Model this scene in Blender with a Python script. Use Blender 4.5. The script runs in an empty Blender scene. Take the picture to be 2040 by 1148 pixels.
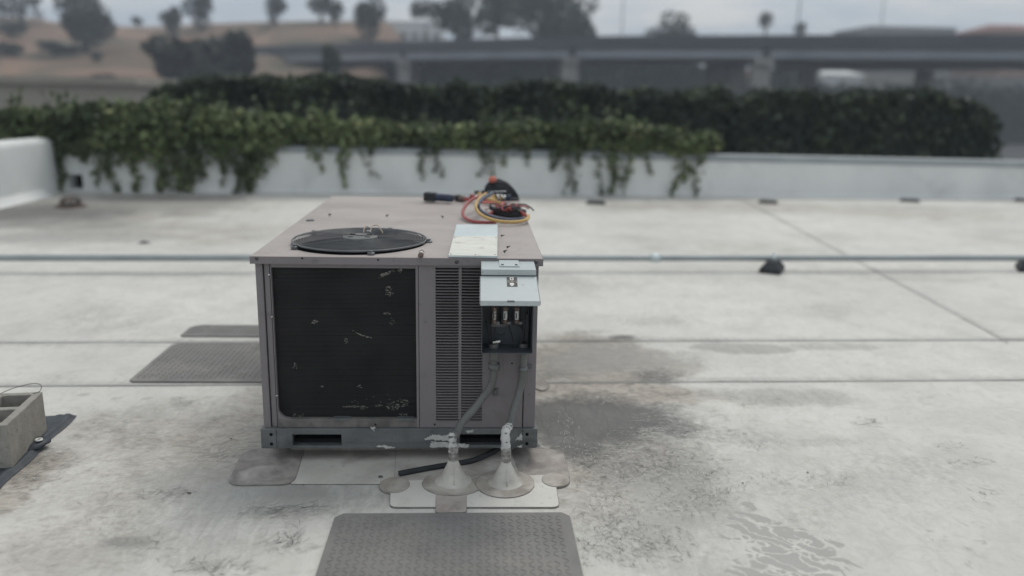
import bpy, math, random
import numpy as np
from mathutils import Vector, Matrix, Euler

random.seed(7); RNG = np.random.default_rng(7)
scene = bpy.context.scene
col = scene.collection

# ------------------------------------------------------------------ camera
F_PX, PITCH, YAW, ROLL = 1630.1, 0.2344, -0.0481, 0.0187
CAM = np.array([0.3143, -3.3367, 1.581])
def cam_basis():
    cy, sy, cp, sp = math.cos(YAW), math.sin(YAW), math.cos(PITCH), math.sin(PITCH)
    f = np.array([-sy*cp, cy*cp, -sp]); r = np.array([cy, sy, 0.0]); u = np.cross(r, f)
    cr, sr = math.cos(ROLL), math.sin(ROLL)
    return cr*r+sr*u, -sr*r+cr*u, f
CR, CU, CF = cam_basis()
cd = bpy.data.cameras.new('camera'); cam = bpy.data.objects.new('camera', cd); col.objects.link(cam)
cd.sensor_width = 36; cd.lens = F_PX/2040*36; cd.clip_start = .05; cd.clip_end = 3000
M = Matrix(((CR[0], CU[0], -CF[0], CAM[0]), (CR[1], CU[1], -CF[1], CAM[1]), (CR[2], CU[2], -CF[2], CAM[2]), (0, 0, 0, 1)))
cam.matrix_world = M
cd.dof.use_dof = True; cd.dof.focus_distance = 3.42; cd.dof.aperture_fstop = .78
scene.camera = cam

# ------------------------------------------------------------------ light: thin overcast
SUN_EL, SUN_ROT = math.radians(58), math.radians(25)
world = bpy.data.worlds.new('World'); scene.world = world; world.use_nodes = True
nt = world.node_tree; nt.nodes.clear()
def N(tree, typ, **kw):
    n = tree.nodes.new(typ)
    for k, v in kw.items():
        if k in n.inputs: n.inputs[k].default_value = v
        else: setattr(n, k, v)
    return n
wo = N(nt, 'ShaderNodeOutputWorld'); bg = N(nt, 'ShaderNodeBackground'); L = nt.links.new
sky = N(nt, 'ShaderNodeTexSky', sky_type='NISHITA', sun_disc=False, sun_elevation=SUN_EL, sun_rotation=SUN_ROT)
sky.air_density = 1.0; sky.dust_density = 3.0
tc = N(nt, 'ShaderNodeTexCoord'); sx = N(nt, 'ShaderNodeSeparateXYZ'); L(tc.outputs['Generated'], sx.inputs[0])
mp = N(nt, 'ShaderNodeMapping'); mp.inputs['Scale'].default_value = (3, 3, 14); L(tc.outputs['Generated'], mp.inputs[0])
ns = N(nt, 'ShaderNodeTexNoise', Scale=1.6, Detail=5.0, Roughness=.55); L(mp.outputs[0], ns.inputs['Vector'])
cr_ = N(nt, 'ShaderNodeValToRGB'); L(ns.outputs[0], cr_.inputs[0])
cr_.color_ramp.elements[0].position = .40; cr_.color_ramp.elements[0].color = (4.7, 5.4, 6.1, 1)
cr_.color_ramp.elements[1].position = .62; cr_.color_ramp.elements[1].color = (7.2, 7.25, 7.1, 1)
gr = N(nt, 'ShaderNodeMapRange'); gr.inputs['From Min'].default_value = -.05; gr.inputs['From Max'].default_value = 1
gr.inputs['To Min'].default_value = .98; gr.inputs['To Max'].default_value = 1.28; L(sx.outputs['Z'], gr.inputs['Value'])
ml = N(nt, 'ShaderNodeMix', data_type='RGBA', blend_type='MULTIPLY'); ml.inputs['Factor'].default_value = 1
L(cr_.outputs[0], ml.inputs['A']); L(gr.outputs[0], ml.inputs['B'])
mx = N(nt, 'ShaderNodeMix', data_type='RGBA'); mx.inputs['Factor'].default_value = .93
L(sky.outputs[0], mx.inputs['A']); L(ml.outputs['Result'], mx.inputs['B'])
L(mx.outputs['Result'], bg.inputs['Color']); bg.inputs['Strength'].default_value = .10; L(bg.outputs[0], wo.inputs[0])
sd = bpy.data.lights.new('sun', 'SUN'); so = bpy.data.objects.new('sun', sd); col.objects.link(so)
sd.energy = 1.35; sd.angle = math.radians(24); sd.color = (1, .95, .86)
# the sky's rotation runs clockwise from +Y seen from above
dirv = Vector((math.sin(SUN_ROT)*math.cos(SUN_EL), math.cos(SUN_ROT)*math.cos(SUN_EL), math.sin(SUN_EL)))
so.rotation_euler = dirv.to_track_quat('Z', 'Y').to_euler(); so.location = (6, 6, 20)
scene.view_settings.view_transform = 'Standard'; scene.view_settings.look = 'None'
scene.view_settings.exposure = .06; scene.view_settings.gamma = 1

# ------------------------------------------------------------------ pixel helpers (a pixel gives a direction; the plane gives the distance)
def ray(x, y): return CR*(x-1020)/F_PX + CU*(574-y)/F_PX + CF
def onp(x, y, ax, v):
    d = ray(x, y); return Vector(CAM + d*((v-CAM[ax])/d[ax]))
def gp(x, y, z=0.0): return onp(x, y, 2, z)
def fp(x, y, Y=0.0): return onp(x, y, 1, Y)
H, LEN, ZB, HW = .911, 1.98, .061, .594

# ------------------------------------------------------------------ mesh helpers
class MB:
    def __init__(s): s.v = []; s.f = []
    def add(s, vs, fs):
        o = len(s.v); s.v += [tuple(v) for v in vs]; s.f += [tuple(i+o for i in f) for f in fs]; return s
    def box(s, x0, x1, y0, y1, z0, z1):
        return s.add([(x0,y0,z0),(x1,y0,z0),(x1,y1,z0),(x0,y1,z0),(x0,y0,z1),(x1,y0,z1),(x1,y1,z1),(x0,y1,z1)],
                     [(0,3,2,1),(4,5,6,7),(0,1,5,4),(1,2,6,5),(2,3,7,6),(3,0,4,7)])
    def obox(s, c, ax, ay, az):
        c, ax, ay, az = Vector(c), Vector(ax), Vector(ay), Vector(az)
        return s.add([c-ax-ay-az, c+ax-ay-az, c+ax+ay-az, c-ax+ay-az, c-ax-ay+az, c+ax-ay+az, c+ax+ay+az, c-ax+ay+az],
                     [(0,3,2,1),(4,5,6,7),(0,1,5,4),(1,2,6,5),(2,3,7,6),(3,0,4,7)])
    def tube(s, pts, r, n=8, closed=False, cap=True, jit=0):
        pts = [Vector(p) for p in pts]; m = len(pts); rings = []
        rr = r if hasattr(r, '__len__') else [r]*m
        up = None
        for i in range(m):
            a = pts[(i-1) % m] if (closed or i > 0) else pts[i]; b = pts[(i+1) % m] if (closed or i < m-1) else pts[i]
            t = (b-a).normalized()
            if up is None: up = t.orthogonal().normalized()
            up = (up - t*up.dot(t)); up = up.normalized() if up.length > 1e-6 else t.orthogonal().normalized()
            w = t.cross(up)
            rings.append([pts[i] + (up*math.cos(2*math.pi*k/n)+w*math.sin(2*math.pi*k/n))*rr[i]*(1+random.uniform(-jit, jit)) for k in range(n)])
        vs = [v for g in rings for v in g]; fs = []
        for i in range(m if closed else m-1):
            j = (i+1) % m
            for k in range(n): fs.append((i*n+k, i*n+(k+1) % n, j*n+(k+1) % n, j*n+k))
        if cap and not closed: fs += [tuple(range(n))[::-1], tuple((m-1)*n+k for k in range(n))]
        return s.add(vs, fs)
    def lathe(s, prof, c=(0,0,0), n=24, jit=0):
        c = Vector(c); vs = []; fs = []
        for r, z in prof:
            for k in range(n):
                a = 2*math.pi*k/n; q = r*(1+random.uniform(-jit, jit)); vs.append(c+Vector((q*math.cos(a), q*math.sin(a), z)))
        for i in range(len(prof)-1):
            for k in range(n): fs.append((i*n+k, i*n+(k+1) % n, (i+1)*n+(k+1) % n, (i+1)*n+k))
        return s.add(vs, fs)
    def prism(s, poly, z0, z1):
        n = len(poly)
        return s.add([(p[0], p[1], z0) for p in poly]+[(p[0], p[1], z1) for p in poly],
                     [tuple(range(n))[::-1], tuple(range(n, 2*n))]+[(i, (i+1) % n, n+(i+1) % n, n+i) for i in range(n)])
    def cells(s, xs, ys, zs, solid):
        nx, ny, nz = len(xs)-1, len(ys)-1, len(zs)-1; idx = {}; vs = []; fs = []
        def vid(i, j, k):
            if (i, j, k) not in idx: idx[(i, j, k)] = len(vs); vs.append((xs[i], ys[j], zs[k]))
            return idx[(i, j, k)]
        S = lambda i, j, k: 0 <= i < nx and 0 <= j < ny and 0 <= k < nz and solid(i, j, k)
        for i in range(nx):
            for j in range(ny):
                for k in range(nz):
                    if not S(i, j, k): continue
                    q = lambda *a: fs.append(tuple(vid(i+b[0], j+b[1], k+b[2]) for b in a))
                    if not S(i-1,j,k): q((0,0,0),(0,0,1),(0,1,1),(0,1,0))
                    if not S(i+1,j,k): q((1,0,0),(1,1,0),(1,1,1),(1,0,1))
                    if not S(i,j-1,k): q((0,0,0),(1,0,0),(1,0,1),(0,0,1))
                    if not S(i,j+1,k): q((0,1,0),(0,1,1),(1,1,1),(1,1,0))
                    if not S(i,j,k-1): q((0,0,0),(0,1,0),(1,1,0),(1,0,0))
                    if not S(i,j,k+1): q((0,0,1),(1,0,1),(1,1,1),(0,1,1))
        return s.add(vs, fs)
    def xform(s, m):
        s.v = [tuple(m @ Vector(v)) for v in s.v]; return s
    def build(s, name, mat, parent=None, smooth=False, bevel=0, kind=None):
        off = Vector(ORG.get(parent.name, (0,0,0))) if parent else Vector((0,0,0))
        me = bpy.data.meshes.new(name)
        me.from_pydata([(v[0]-off.x, v[1]-off.y, v[2]-off.z) for v in s.v], [], s.f); me.validate()
        o = bpy.data.objects.new(name, me); col.objects.link(o); me.materials.append(mat)
        if smooth: me.shade_smooth()
        if bevel:
            b = o.modifiers.new('bevel', 'BEVEL'); b.width = bevel; b.segments = 2; b.limit_method = 'ANGLE'
            w = o.modifiers.new('wn', 'WEIGHTED_NORMAL') if smooth else None
        if parent: o.parent = parent; ORG[o.name] = tuple(off)
        if kind: o['kind'] = kind
        return o
ORG = {}
def tag(o, label=None, cat=None, group=None, kind=None):
    if label: o['label'] = label
    if cat: o['category'] = cat
    if group: o['group'] = group
    if kind: o['kind'] = kind
    return o
def thing(name, loc, label, cat, group=None):
    o = bpy.data.objects.new(name, None); col.objects.link(o); o.location = loc; o.empty_display_size = .1
    ORG[o.name] = tuple(loc); return tag(o, label, cat, group)
def copy_part(src, name, parent, delta):
    o = src.copy(); o.name = name; col.objects.link(o); o.parent = parent; o.location = delta
    ORG[o.name] = ORG.get(src.name, (0,0,0)); return o
def smooth_path(pts, n=8):
    pts = [Vector(p) for p in pts]; out = []
    for i in range(len(pts)-1):
        p0 = pts[max(i-1, 0)]; p1 = pts[i]; p2 = pts[i+1]; p3 = pts[min(i+2, len(pts)-1)]
        for k in range(n):
            t = k/n
            out.append(.5*((2*p1)+(p2-p0)*t+(2*p0-5*p1+4*p2-p3)*t*t+(3*p1-p0-3*p2+p3)*t**3))
    return out+[pts[-1]]

# numpy value noise
_perm = RNG.random((256, 256))
def vnoise(x, y):
    xi = np.floor(x).astype(int); yi = np.floor(y).astype(int); fx = x-xi; fy = y-yi
    fx = fx*fx*(3-2*fx); fy = fy*fy*(3-2*fy); g = lambda a, b: _perm[a & 255, b & 255]
    return (g(xi, yi)*(1-fx)+g(xi+1, yi)*fx)*(1-fy)+(g(xi, yi+1)*(1-fx)+g(xi+1, yi+1)*fx)*fy
def fbm(x, y, o=4):
    s = 0; a = .5; t = 0
    for i in range(o): s = s+a*vnoise(x+17.3*i, y+9.1*i); t += a; a *= .5; x = x*2.03; y = y*2.03
    return s/t

# ------------------------------------------------------------------ materials
def newmat(name):
    m = bpy.data.materials.new(name); m.use_nodes = True; t = m.node_tree; t.nodes.clear()
    o = N(t, 'ShaderNodeOutputMaterial'); b = N(t, 'ShaderNodeBsdfPrincipled'); t.links.new(b.outputs[0], o.inputs[0])
    return m, t, b
def ramp(t, src, p0, p1, c0=(0,0,0,1), c1=(1,1,1,1)):
    r = N(t, 'ShaderNodeValToRGB'); e = r.color_ramp.elements; e[0].position = p0; e[1].position = p1; e[0].color = c0; e[1].color = c1
    t.links.new(src, r.inputs[0]); return r.outputs[0]
def mixc(t, fac, a, b, blend='MIX'):
    m = N(t, 'ShaderNodeMix', data_type='RGBA', blend_type=blend)
    for k, v in (('Factor', fac), ('A', a), ('B', b)):
        if hasattr(v, 'links'): t.links.new(v, m.inputs[k])
        else: m.inputs[k].default_value = v if k == 'Factor' or len(v) == 4 else (*v, 1)
    return m.outputs['Result']
def noise(t, scale, detail=4, vec=None, rough=.55, dist=0, stretch=None):
    n = N(t, 'ShaderNodeTexNoise', Scale=scale, Detail=detail, Roughness=rough, Distortion=dist)
    if vec is None: vec = N(t, 'ShaderNodeNewGeometry').outputs['Position']
    if stretch:
        m = N(t, 'ShaderNodeMapping'); m.inputs['Scale'].default_value = stretch; t.links.new(vec, m.inputs[0]); vec = m.outputs[0]
    t.links.new(vec, n.inputs['Vector']); return n.outputs[0]
def bump(t, b, h, s, dist=.01):
    n = N(t, 'ShaderNodeBump', Strength=s, Distance=dist); t.links.new(h, n.inputs['Height']); t.links.new(n.outputs[0], b.inputs['Normal'])
def surf(name, c, c2=None, scale=6, rough=.6, metal=0, bmp=.15, bscale=60, spec=.4, dirt=None, dscale=3, dp=(.5,.75), stretch=None, rough2=None, c3scale=40):
    m, t, b = newmat(name); c2 = c2 or tuple(x*.8 for x in c)
    n1 = noise(t, scale, 5, stretch=stretch)
    colr = mixc(t, ramp(t, n1, .35, .65), c, c2)
    n3 = noise(t, c3scale, 3); colr = mixc(t, ramp(t, n3, .62, .8), colr, tuple(x*.72 for x in c2))
    if dirt:
        n2 = noise(t, dscale, 6, dist=.6); colr = mixc(t, ramp(t, n2, *dp), colr, dirt)
    t.links.new(colr, b.inputs['Base Color']); b.inputs['Metallic'].default_value = metal; b.inputs['Specular IOR Level'].default_value = spec
    mr = N(t, 'ShaderNodeMapRange'); mr.inputs['To Min'].default_value = max(rough-.08, 0); mr.inputs['To Max'].default_value = min(rough+.12, 1)
    t.links.new(n1, mr.inputs['Value']); t.links.new(mr.outputs[0], b.inputs['Roughness'])
    if bmp: bump(t, b, noise(t, bscale, 4), bmp, .004)
    return m
def foliage(name, c, c2, c3=None):
    m, t, b = newmat(name); g = N(t, 'ShaderNodeNewGeometry')
    r = N(t, 'ShaderNodeValToRGB'); e = r.color_ramp.elements; e[0].color = (*c, 1); e[1].color = (*c2, 1)
    if c3: x = r.color_ramp.elements.new(.93); x.color = (*c2, 1); e[-1].color = (*c3, 1)
    t.links.new(g.outputs['Random Per Island'], r.inputs[0])
    n = noise(t, 1.3, 3); colr = mixc(t, ramp(t, n, .35, .65), r.outputs[0], tuple(x*.6 for x in c))
    t.links.new(colr, b.inputs['Base Color']); b.inputs['Roughness'].default_value = .55; b.inputs['Specular IOR Level'].default_value = .3
    return m
def roof_material():
    m, t, b = newmat('white roof membrane'); g = N(t, 'ShaderNodeNewGeometry').outputs['Position']
    a = N(t, 'ShaderNodeVertexColor', layer_name='stain'); sp = N(t, 'ShaderNodeSeparateColor'); t.links.new(a.outputs['Color'], sp.inputs[0])
    D, B, K, P = sp.outputs[0], sp.outputs[1], sp.outputs[2], a.outputs['Alpha']
    def math_(op, x, y=None, z=None, clamp=False):
        n = N(t, 'ShaderNodeMath', operation=op); n.use_clamp = clamp
        for i, v in enumerate((x, y, z)):
            if v is None: continue
            if hasattr(v, 'links'): t.links.new(v, n.inputs[i])
            else: n.inputs[i].default_value = v
        return n.outputs[0]
    def breakup(A, n, k): # mask stays 0 where A is 0 and full where A is 1, ragged in between
        e = math_('MULTIPLY', math_('MULTIPLY', A, math_('SUBTRACT', 1.0, A)), 4.0)
        return math_('ADD', A, math_('MULTIPLY', math_('MULTIPLY', math_('SUBTRACT', n, .5), k), e), clamp=True)
    big = noise(t, .55, 5, g); mid = noise(t, 3.2, 6, g, .6, .5); fine = noise(t, 26, 6, g, .65, .4); micro = noise(t, 160, 3, g)
    strk = noise(t, 9, 5, g, .6, 1.2, (2.6, .8, 1)); fib = noise(t, 60, 4, g, .6, 2.5, (.45, 1.6, 1))
    base = mixc(t, ramp(t, big, .35, .65), (.635, .620, .578), (.56, .548, .515))
    base = mixc(t, math_('MULTIPLY', ramp(t, mid, .44, .70), .52), base, (.44, .43, .40))
    base = mixc(t, math_('MULTIPLY', ramp(t, strk, .48, .72), .34), base, (.50, .49, .46))
    base = mixc(t, math_('MULTIPLY', ramp(t, fine, .53, .70), .44), base, (.42, .41, .385))
    base = mixc(t, math_('MULTIPLY', ramp(t, micro, .66, .8), .35), base, (.36, .35, .33))
    bm = breakup(B, math_('MULTIPLY_ADD', fine, .5, math_('MULTIPLY', mid, .5)), 2.4)
    blot = noise(t, 7.5, 7, g, .68, 1.8)
    base = mixc(t, math_('MULTIPLY', ramp(t, blot, .48, .62), .30), base, (.40, .385, .35))
    base = mixc(t, math_('MULTIPLY', bm, .8), base, (.355, .310, .262))
    sil = math_('MULTIPLY', math_('MULTIPLY', ramp(t, noise(t, 11, 7, g, .7, 1.4, (1, 1.8, 1)), .44, .60), bm), .75)
    base = mixc(t, sil, base, (.17, .155, .135))
    tide = math_('MULTIPLY', math_('MULTIPLY', ramp(t, D, .16, .24), math_('SUBTRACT', 1.0, ramp(t, D, .26, .42))), ramp(t, fine, .42, .6))
    base = mixc(t, math_('MULTIPLY', tide, .30), base, (.33, .31, .28))
    dm = breakup(D, math_('MULTIPLY_ADD', fib, .55, math_('MULTIPLY', strk, .45)), 2.6)
    base = mixc(t, math_('MULTIPLY', dm, .85), base, (.285, .276, .26))
    km = breakup(K, math_('MULTIPLY_ADD', fib, .6, math_('MULTIPLY', fine, .4)), 3.2)
    kcol = mixc(t, ramp(t, strk, .4, .7), (.080, .080, .080), (.118, .113, .106))
    base = mixc(t, math_('MULTIPLY', km, .92), base, kcol)
    # drying puddle that has shrunk into islands with pale veins
    wv = N(t, 'ShaderNodeMapping'); wv.vector_type = 'TEXTURE'; wv.inputs['Rotation'].default_value = (0, 0, -.72); wv.inputs['Scale'].default_value = (.21, .068, 1); t.links.new(g, wv.inputs[0])
    ad = N(t, 'ShaderNodeVectorMath', operation='ADD'); nz = N(t, 'ShaderNodeTexNoise', Scale=9.0, Detail=4.0); t.links.new(g, nz.inputs['Vector'])
    sc = N(t, 'ShaderNodeVectorMath', operation='SCALE'); sc.inputs['Scale'].default_value = 1.9; t.links.new(nz.outputs['Color'], sc.inputs[0])
    t.links.new(wv.outputs[0], ad.inputs[0]); t.links.new(sc.outputs[0], ad.inputs[1])
    vo = N(t, 'ShaderNodeTexVoronoi', feature='DISTANCE_TO_EDGE', Scale=1.0); t.links.new(ad.outputs[0], vo.inputs['Vector'])
    vd = math_('SUBTRACT', vo.outputs['Distance'], math_('MULTIPLY', math_('SUBTRACT', 1.0, P), .30))
    pm = math_('MULTIPLY', ramp(t, vd, .02, .075), ramp(t, P, .08, .14))
    base = mixc(t, math_('MULTIPLY', pm, .85), base, (.33, .322, .306))
    t.links.new(base, b.inputs['Base Color']); b.inputs['Specular IOR Level'].default_value = .35
    rr = N(t, 'ShaderNodeMapRange'); rr.inputs['To Min'].default_value = .45; rr.inputs['To Max'].default_value = .75; t.links.new(mid, rr.inputs['Value']); t.links.new(rr.outputs[0], b.inputs['Roughness'])
    hh = math_('ADD', math_('MULTIPLY', mid, 1.5), math_('ADD', math_('MULTIPLY', strk, .5), math_('MULTIPLY', fine, .18)))
    bump(t, b, hh, .6, .014)
    return m

MT = {}
MT['roof'] = roof_material()
MT['wall'] = surf('white painted parapet', (.72,.73,.72), (.64,.655,.65), 1.2, .7, bmp=.2, bscale=30, dirt=(.5,.51,.5), dscale=1.4, dp=(.55,.85), stretch=(1,1,.35))
MT['coping'] = surf('grey metal coping', (.36,.39,.40), (.30,.33,.35), 2, .5, .3)
MT['cab'] = surf('mauve grey cabinet paint', (.215,.195,.200), (.188,.172,.177), 3, .55, bmp=.06, bscale=25, dirt=(.150,.136,.134), dscale=3.5, dp=(.52,.8), spec=.35)
MT['cabtop'] = surf('faded cabinet top', (.40,.358,.338), (.345,.308,.292), 2.2, .62, bmp=.3, bscale=5, dirt=(.285,.255,.242), dscale=2.4, dp=(.48,.8), spec=.3, stretch=(1,1.6,1))
MT['sill'] = surf('dusty sill', (.20,.185,.175), (.12,.115,.11), 12, .75, dirt=(.08,.078,.075), dscale=9)
MT['galv'] = surf('dull galvanised rail', (.18,.19,.192), (.125,.134,.137), 7, .5, .35, bmp=.1, dirt=(.085,.092,.095), dscale=6, stretch=(.6,1,2))
MT['bright'] = surf('bright galvanised plate', (.60,.66,.67), (.50,.56,.58), 4, .42, .4, bmp=.05)
MT['plate'] = surf('dusty galvanised plate', (.66,.66,.60), (.58,.58,.53), 9, .6, .15, bmp=.15, dirt=(.30,.28,.23), dscale=12, dp=(.56,.74), stretch=(.6,1.6,1))
MT['lid'] = surf('pale grey enamel', (.46,.50,.505), (.43,.47,.475), 3, .35, bmp=.03, dirt=(.38,.42,.43), dscale=6, dp=(.6,.85))
MT['boxin'] = surf('grey interior with painted shade', (.075,.086,.100), (.06,.068,.079), 4, .45, bmp=.04)  # grey paint darkened: the shade inside the box is in the colour
MT['coil'] = surf('dark coil fins', (.021,.0205,.021), (.013,.013,.0135), 5, .6, .2, bmp=0, spec=.3)
MT['coilback'] = surf('coil depth', (.008,.008,.009), None, 5, .8, bmp=0, spec=.1)
MT['finb'] = surf('bent bare fins', (.36,.35,.325), (.15,.146,.137), 60, .5, .3, bmp=0)
MT['black'] = surf('black wire coating', (.13,.135,.142), (.08,.085,.09), 12, .28, bmp=.05)
MT['hub'] = surf('dusty hub plate', (.15,.152,.15), (.11,.113,.115), 20, .6, .1)
MT['void'] = surf('shroud', (.010,.011,.013), None, 4, .7, bmp=0, spec=.15)
MT['hole'] = surf('punched hole', (.012,.012,.013), None, 4, .9, bmp=0, spec=.05)
MT['conduit'] = surf('grey flexible conduit', (.142,.145,.140), (.112,.114,.110), 9, .5, bmp=.08, dirt=(.085,.088,.088), dscale=8)
MT['pipe'] = surf('galvanised pipe', (.33,.36,.37), (.27,.30,.31), 3, .45, .35)
MT['mastic'] = surf('white mastic', (.56,.56,.54), (.44,.44,.42), 25, .7, bmp=.5, bscale=70, dirt=(.22,.215,.2), dscale=14, dp=(.55,.72))
MT['grimy'] = surf('grimy joint', (.16,.15,.135), (.36,.35,.33), 35, .8, bmp=.5)
MT['boot'] = surf('off white boot', (.55,.535,.49), (.44,.42,.38), 14, .75, bmp=.6, dirt=(.36,.33,.285), dscale=16, dp=(.50,.74))
MT['flange'] = surf('brown stained membrane', (.36,.325,.285), (.25,.225,.20), 11, .65, bmp=.25, dirt=(.47,.44,.40), dscale=9, dp=(.42,.66))
MT['patchb'] = surf('brown stained patch', (.29,.258,.236), (.185,.168,.158), 7, .65, bmp=.25, dirt=(.40,.37,.345), dscale=8, dp=(.46,.68))
MT['patchr'] = surf('rosy stained patch', (.34,.295,.27), (.42,.39,.36), 8, .65, bmp=.25, dirt=(.26,.225,.205), dscale=14, dp=(.55,.75))
MT['patchw'] = surf('pale patch', (.54,.52,.475), (.44,.42,.385), 6, .6, bmp=.25, dirt=(.30,.275,.25), dscale=4.5, dp=(.47,.70))  # brown staining; base also toned down for the shade under the rail
MT['patchp'] = surf('clean pale patch', (.61,.595,.55), (.56,.545,.505), 5, .6, bmp=.25, dirt=(.40,.375,.34), dscale=5, dp=(.55,.80))
MT['seam'] = surf('grimy lap edge', (.36,.35,.33), (.56,.545,.51), 2.2, .8, dirt=(.22,.213,.20), dscale=1.6, dp=(.55,.8))
MT['edge'] = surf('patch edge sealant', (.15,.142,.135), (.24,.228,.215), 20, .8)
MT['mat'] = surf('grey walkway pad', (.195,.189,.183), (.162,.157,.152), 6, .7, bmp=.25, bscale=220, dirt=(.235,.223,.207), dscale=3, dp=(.46,.72))
MT['rubber'] = surf('black rubber', (.028,.031,.036), (.02,.022,.026), 9, .6, bmp=.2)
MT['tarp'] = surf('black liner', (.042,.050,.062), (.030,.036,.046), 12, .5, bmp=.25, bscale=40, dirt=(.09,.092,.095), dscale=9, dp=(.6,.85))
MT['cmu'] = surf('concrete block', (.33,.315,.285), (.27,.258,.232), 14, .9, bmp=.8, bscale=190, dirt=(.21,.20,.182), dscale=40, dp=(.55,.8), spec=.15)
MT['rust'] = surf('rusty iron', (.115,.082,.070), (.075,.056,.05), 9, .85)
MT['white'] = surf('white plastic', (.72,.72,.70), None, 20, .4)
MT['paper'] = surf('printed sticker', (.42,.41,.38), (.10,.095,.09), 70, .6, dirt=(.60,.52,.46), dscale=45, dp=(.5,.6))
MT['dk'] = surf('dark print', (.045,.043,.042), (.08,.075,.07), 50, .6)
MT['copper'] = surf('copper cap', (.24,.185,.15), (.17,.13,.11), 40, .5, .3)
MT['brown'] = surf('brown fuse body', (.17,.125,.105), (.13,.095,.08), 40, .5)
MT['steel'] = surf('screw steel', (.10,.10,.105), (.06,.06,.062), 40, .4, .6)
MT['chrome'] = surf('chrome', (.6,.61,.62), (.5,.5,.5), 30, .2, .95, bmp=0)
MT['brass'] = surf('brass', (.52,.36,.15), (.42,.29,.12), 30, .3, .8, bmp=0)
MT['red'] = surf('red rubber hose', (.36,.085,.085), (.29,.07,.07), 20, .5)
MT['redd'] = surf('dull red plastic', (.38,.07,.06), (.25,.05,.045), 20, .5)
MT['yellow'] = surf('yellow rubber hose', (.52,.34,.12), (.45,.29,.10), 20, .5)
MT['blue'] = surf('slate blue hose', (.075,.095,.15), (.055,.07,.11), 20, .45)
MT['blueg'] = surf('blue grip', (.032,.045,.085), (.022,.032,.06), 20, .55)
MT['orange'] = surf('orange plastic', (.60,.17,.12), (.50,.14,.10), 20, .5)
MT['nylon'] = surf('black nylon', (.016,.018,.022), (.02,.023,.029), 30, .8, bmp=.4, bscale=150)
MT['tan'] = surf('tan wire', (.42,.33,.24), None, 30, .5)
MT['bark'] = surf('bark', (.12,.10,.085), (.07,.06,.05), 5, .9, bmp=.5)
MT['ivy'] = foliage('ivy leaves', (.078,.108,.056), (.25,.305,.135), (.48,.45,.22))
MT['stem'] = surf('vine stem', (.11,.10,.065), (.07,.06,.045), 9, .8)
MT['hedge'] = foliage('hedge leaves', (.056,.072,.060), (.105,.135,.080), (.22,.26,.11))
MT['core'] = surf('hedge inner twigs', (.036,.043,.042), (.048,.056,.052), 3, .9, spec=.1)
MT['tree'] = foliage('broad tree leaves', (.030,.045,.030), (.055,.078,.045))
MT['treeb'] = foliage('dusty tree leaves', (.050,.058,.048), (.085,.092,.072))
MT['bush'] = foliage('dark scrub leaves', (.026,.034,.027), (.05,.058,.042))
MT['hill'] = surf('dry hillside', (.245,.155,.108), (.165,.108,.078), .06, .95, bmp=.5, bscale=1, dirt=(.085,.075,.05), dscale=.045, dp=(.47,.62), c3scale=.35)
MT['conc'] = surf('weathered concrete', (.34,.325,.305), (.28,.27,.255), .3, .85, bmp=.1, bscale=3, dirt=(.16,.155,.15), dscale=.2)
MT['girder'] = surf('painted girder', (.34,.36,.40), (.30,.32,.355), .2, .7, bmp=0, dirt=(.22,.235,.26), dscale=.15, dp=(.5,.8))
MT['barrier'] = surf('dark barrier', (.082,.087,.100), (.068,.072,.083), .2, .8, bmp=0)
MT['asphalt'] = surf('asphalt', (.055,.055,.057), (.045,.045,.047), .4, .9, dirt=(.11,.10,.09), dscale=.05)
MT['beige'] = surf('beige block wall', (.36,.335,.285), (.31,.29,.25), .6, .9)
MT['pale'] = surf('pale building', (.60,.62,.61), (.55,.57,.57), .3, .7)
MT['terra'] = surf('terracotta wall', (.36,.235,.165), (.30,.195,.14), .3, .9)
MT['redroof'] = surf('red brown roof', (.20,.085,.07), (.15,.065,.055), .5, .9)
MT['greybld'] = surf('grey panel building', (.24,.24,.24), (.19,.19,.19), .3, .8)
MT['metalpole'] = surf('pole', (.27,.29,.31), None, 1, .5, .4)
MT['glass'] = surf('dark window', (.03,.035,.04), None, 1, .15, spec=.6, bmp=0)
MT['scuffd'] = surf('scuff dirt', (.17,.166,.156), (.36,.35,.33), 14, .9, bmp=0)
MT['scuffl'] = surf('pale scuff', (.66,.65,.615), (.56,.55,.52), 9, .8, bmp=0)

# ------------------------------------------------------------------ ground and roof
ground = MB().add([(-1500,-300,-6.2),(1500,-300,-6.2),(1500,2500,-6.2),(-1500,2500,-6.2)], [(0,1,2,3)]).build('ground', MT['asphalt'])
ground['kind'] = 'structure'
WL = lambda x: 9.20+.0456*(x+5.85)            # inner face of the back parapet
roof = MB().prism([(-6.15,-9), (16.3,-9), (16.3,WL(16.3)+.32), (-6.15,WL(-6.15)+.32)], -6.2, -.010).build('roof', MT['roof'])
roof['kind'] = 'structure'

def gell(px, py, rx, ry):
    c = gp(px, py); a = abs((gp(px+rx, py)-gp(px-rx, py)).x)/2; b = abs((gp(px, py-ry)-gp(px, py+ry)).y)/2
    return c.x, c.y, a, b
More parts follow.
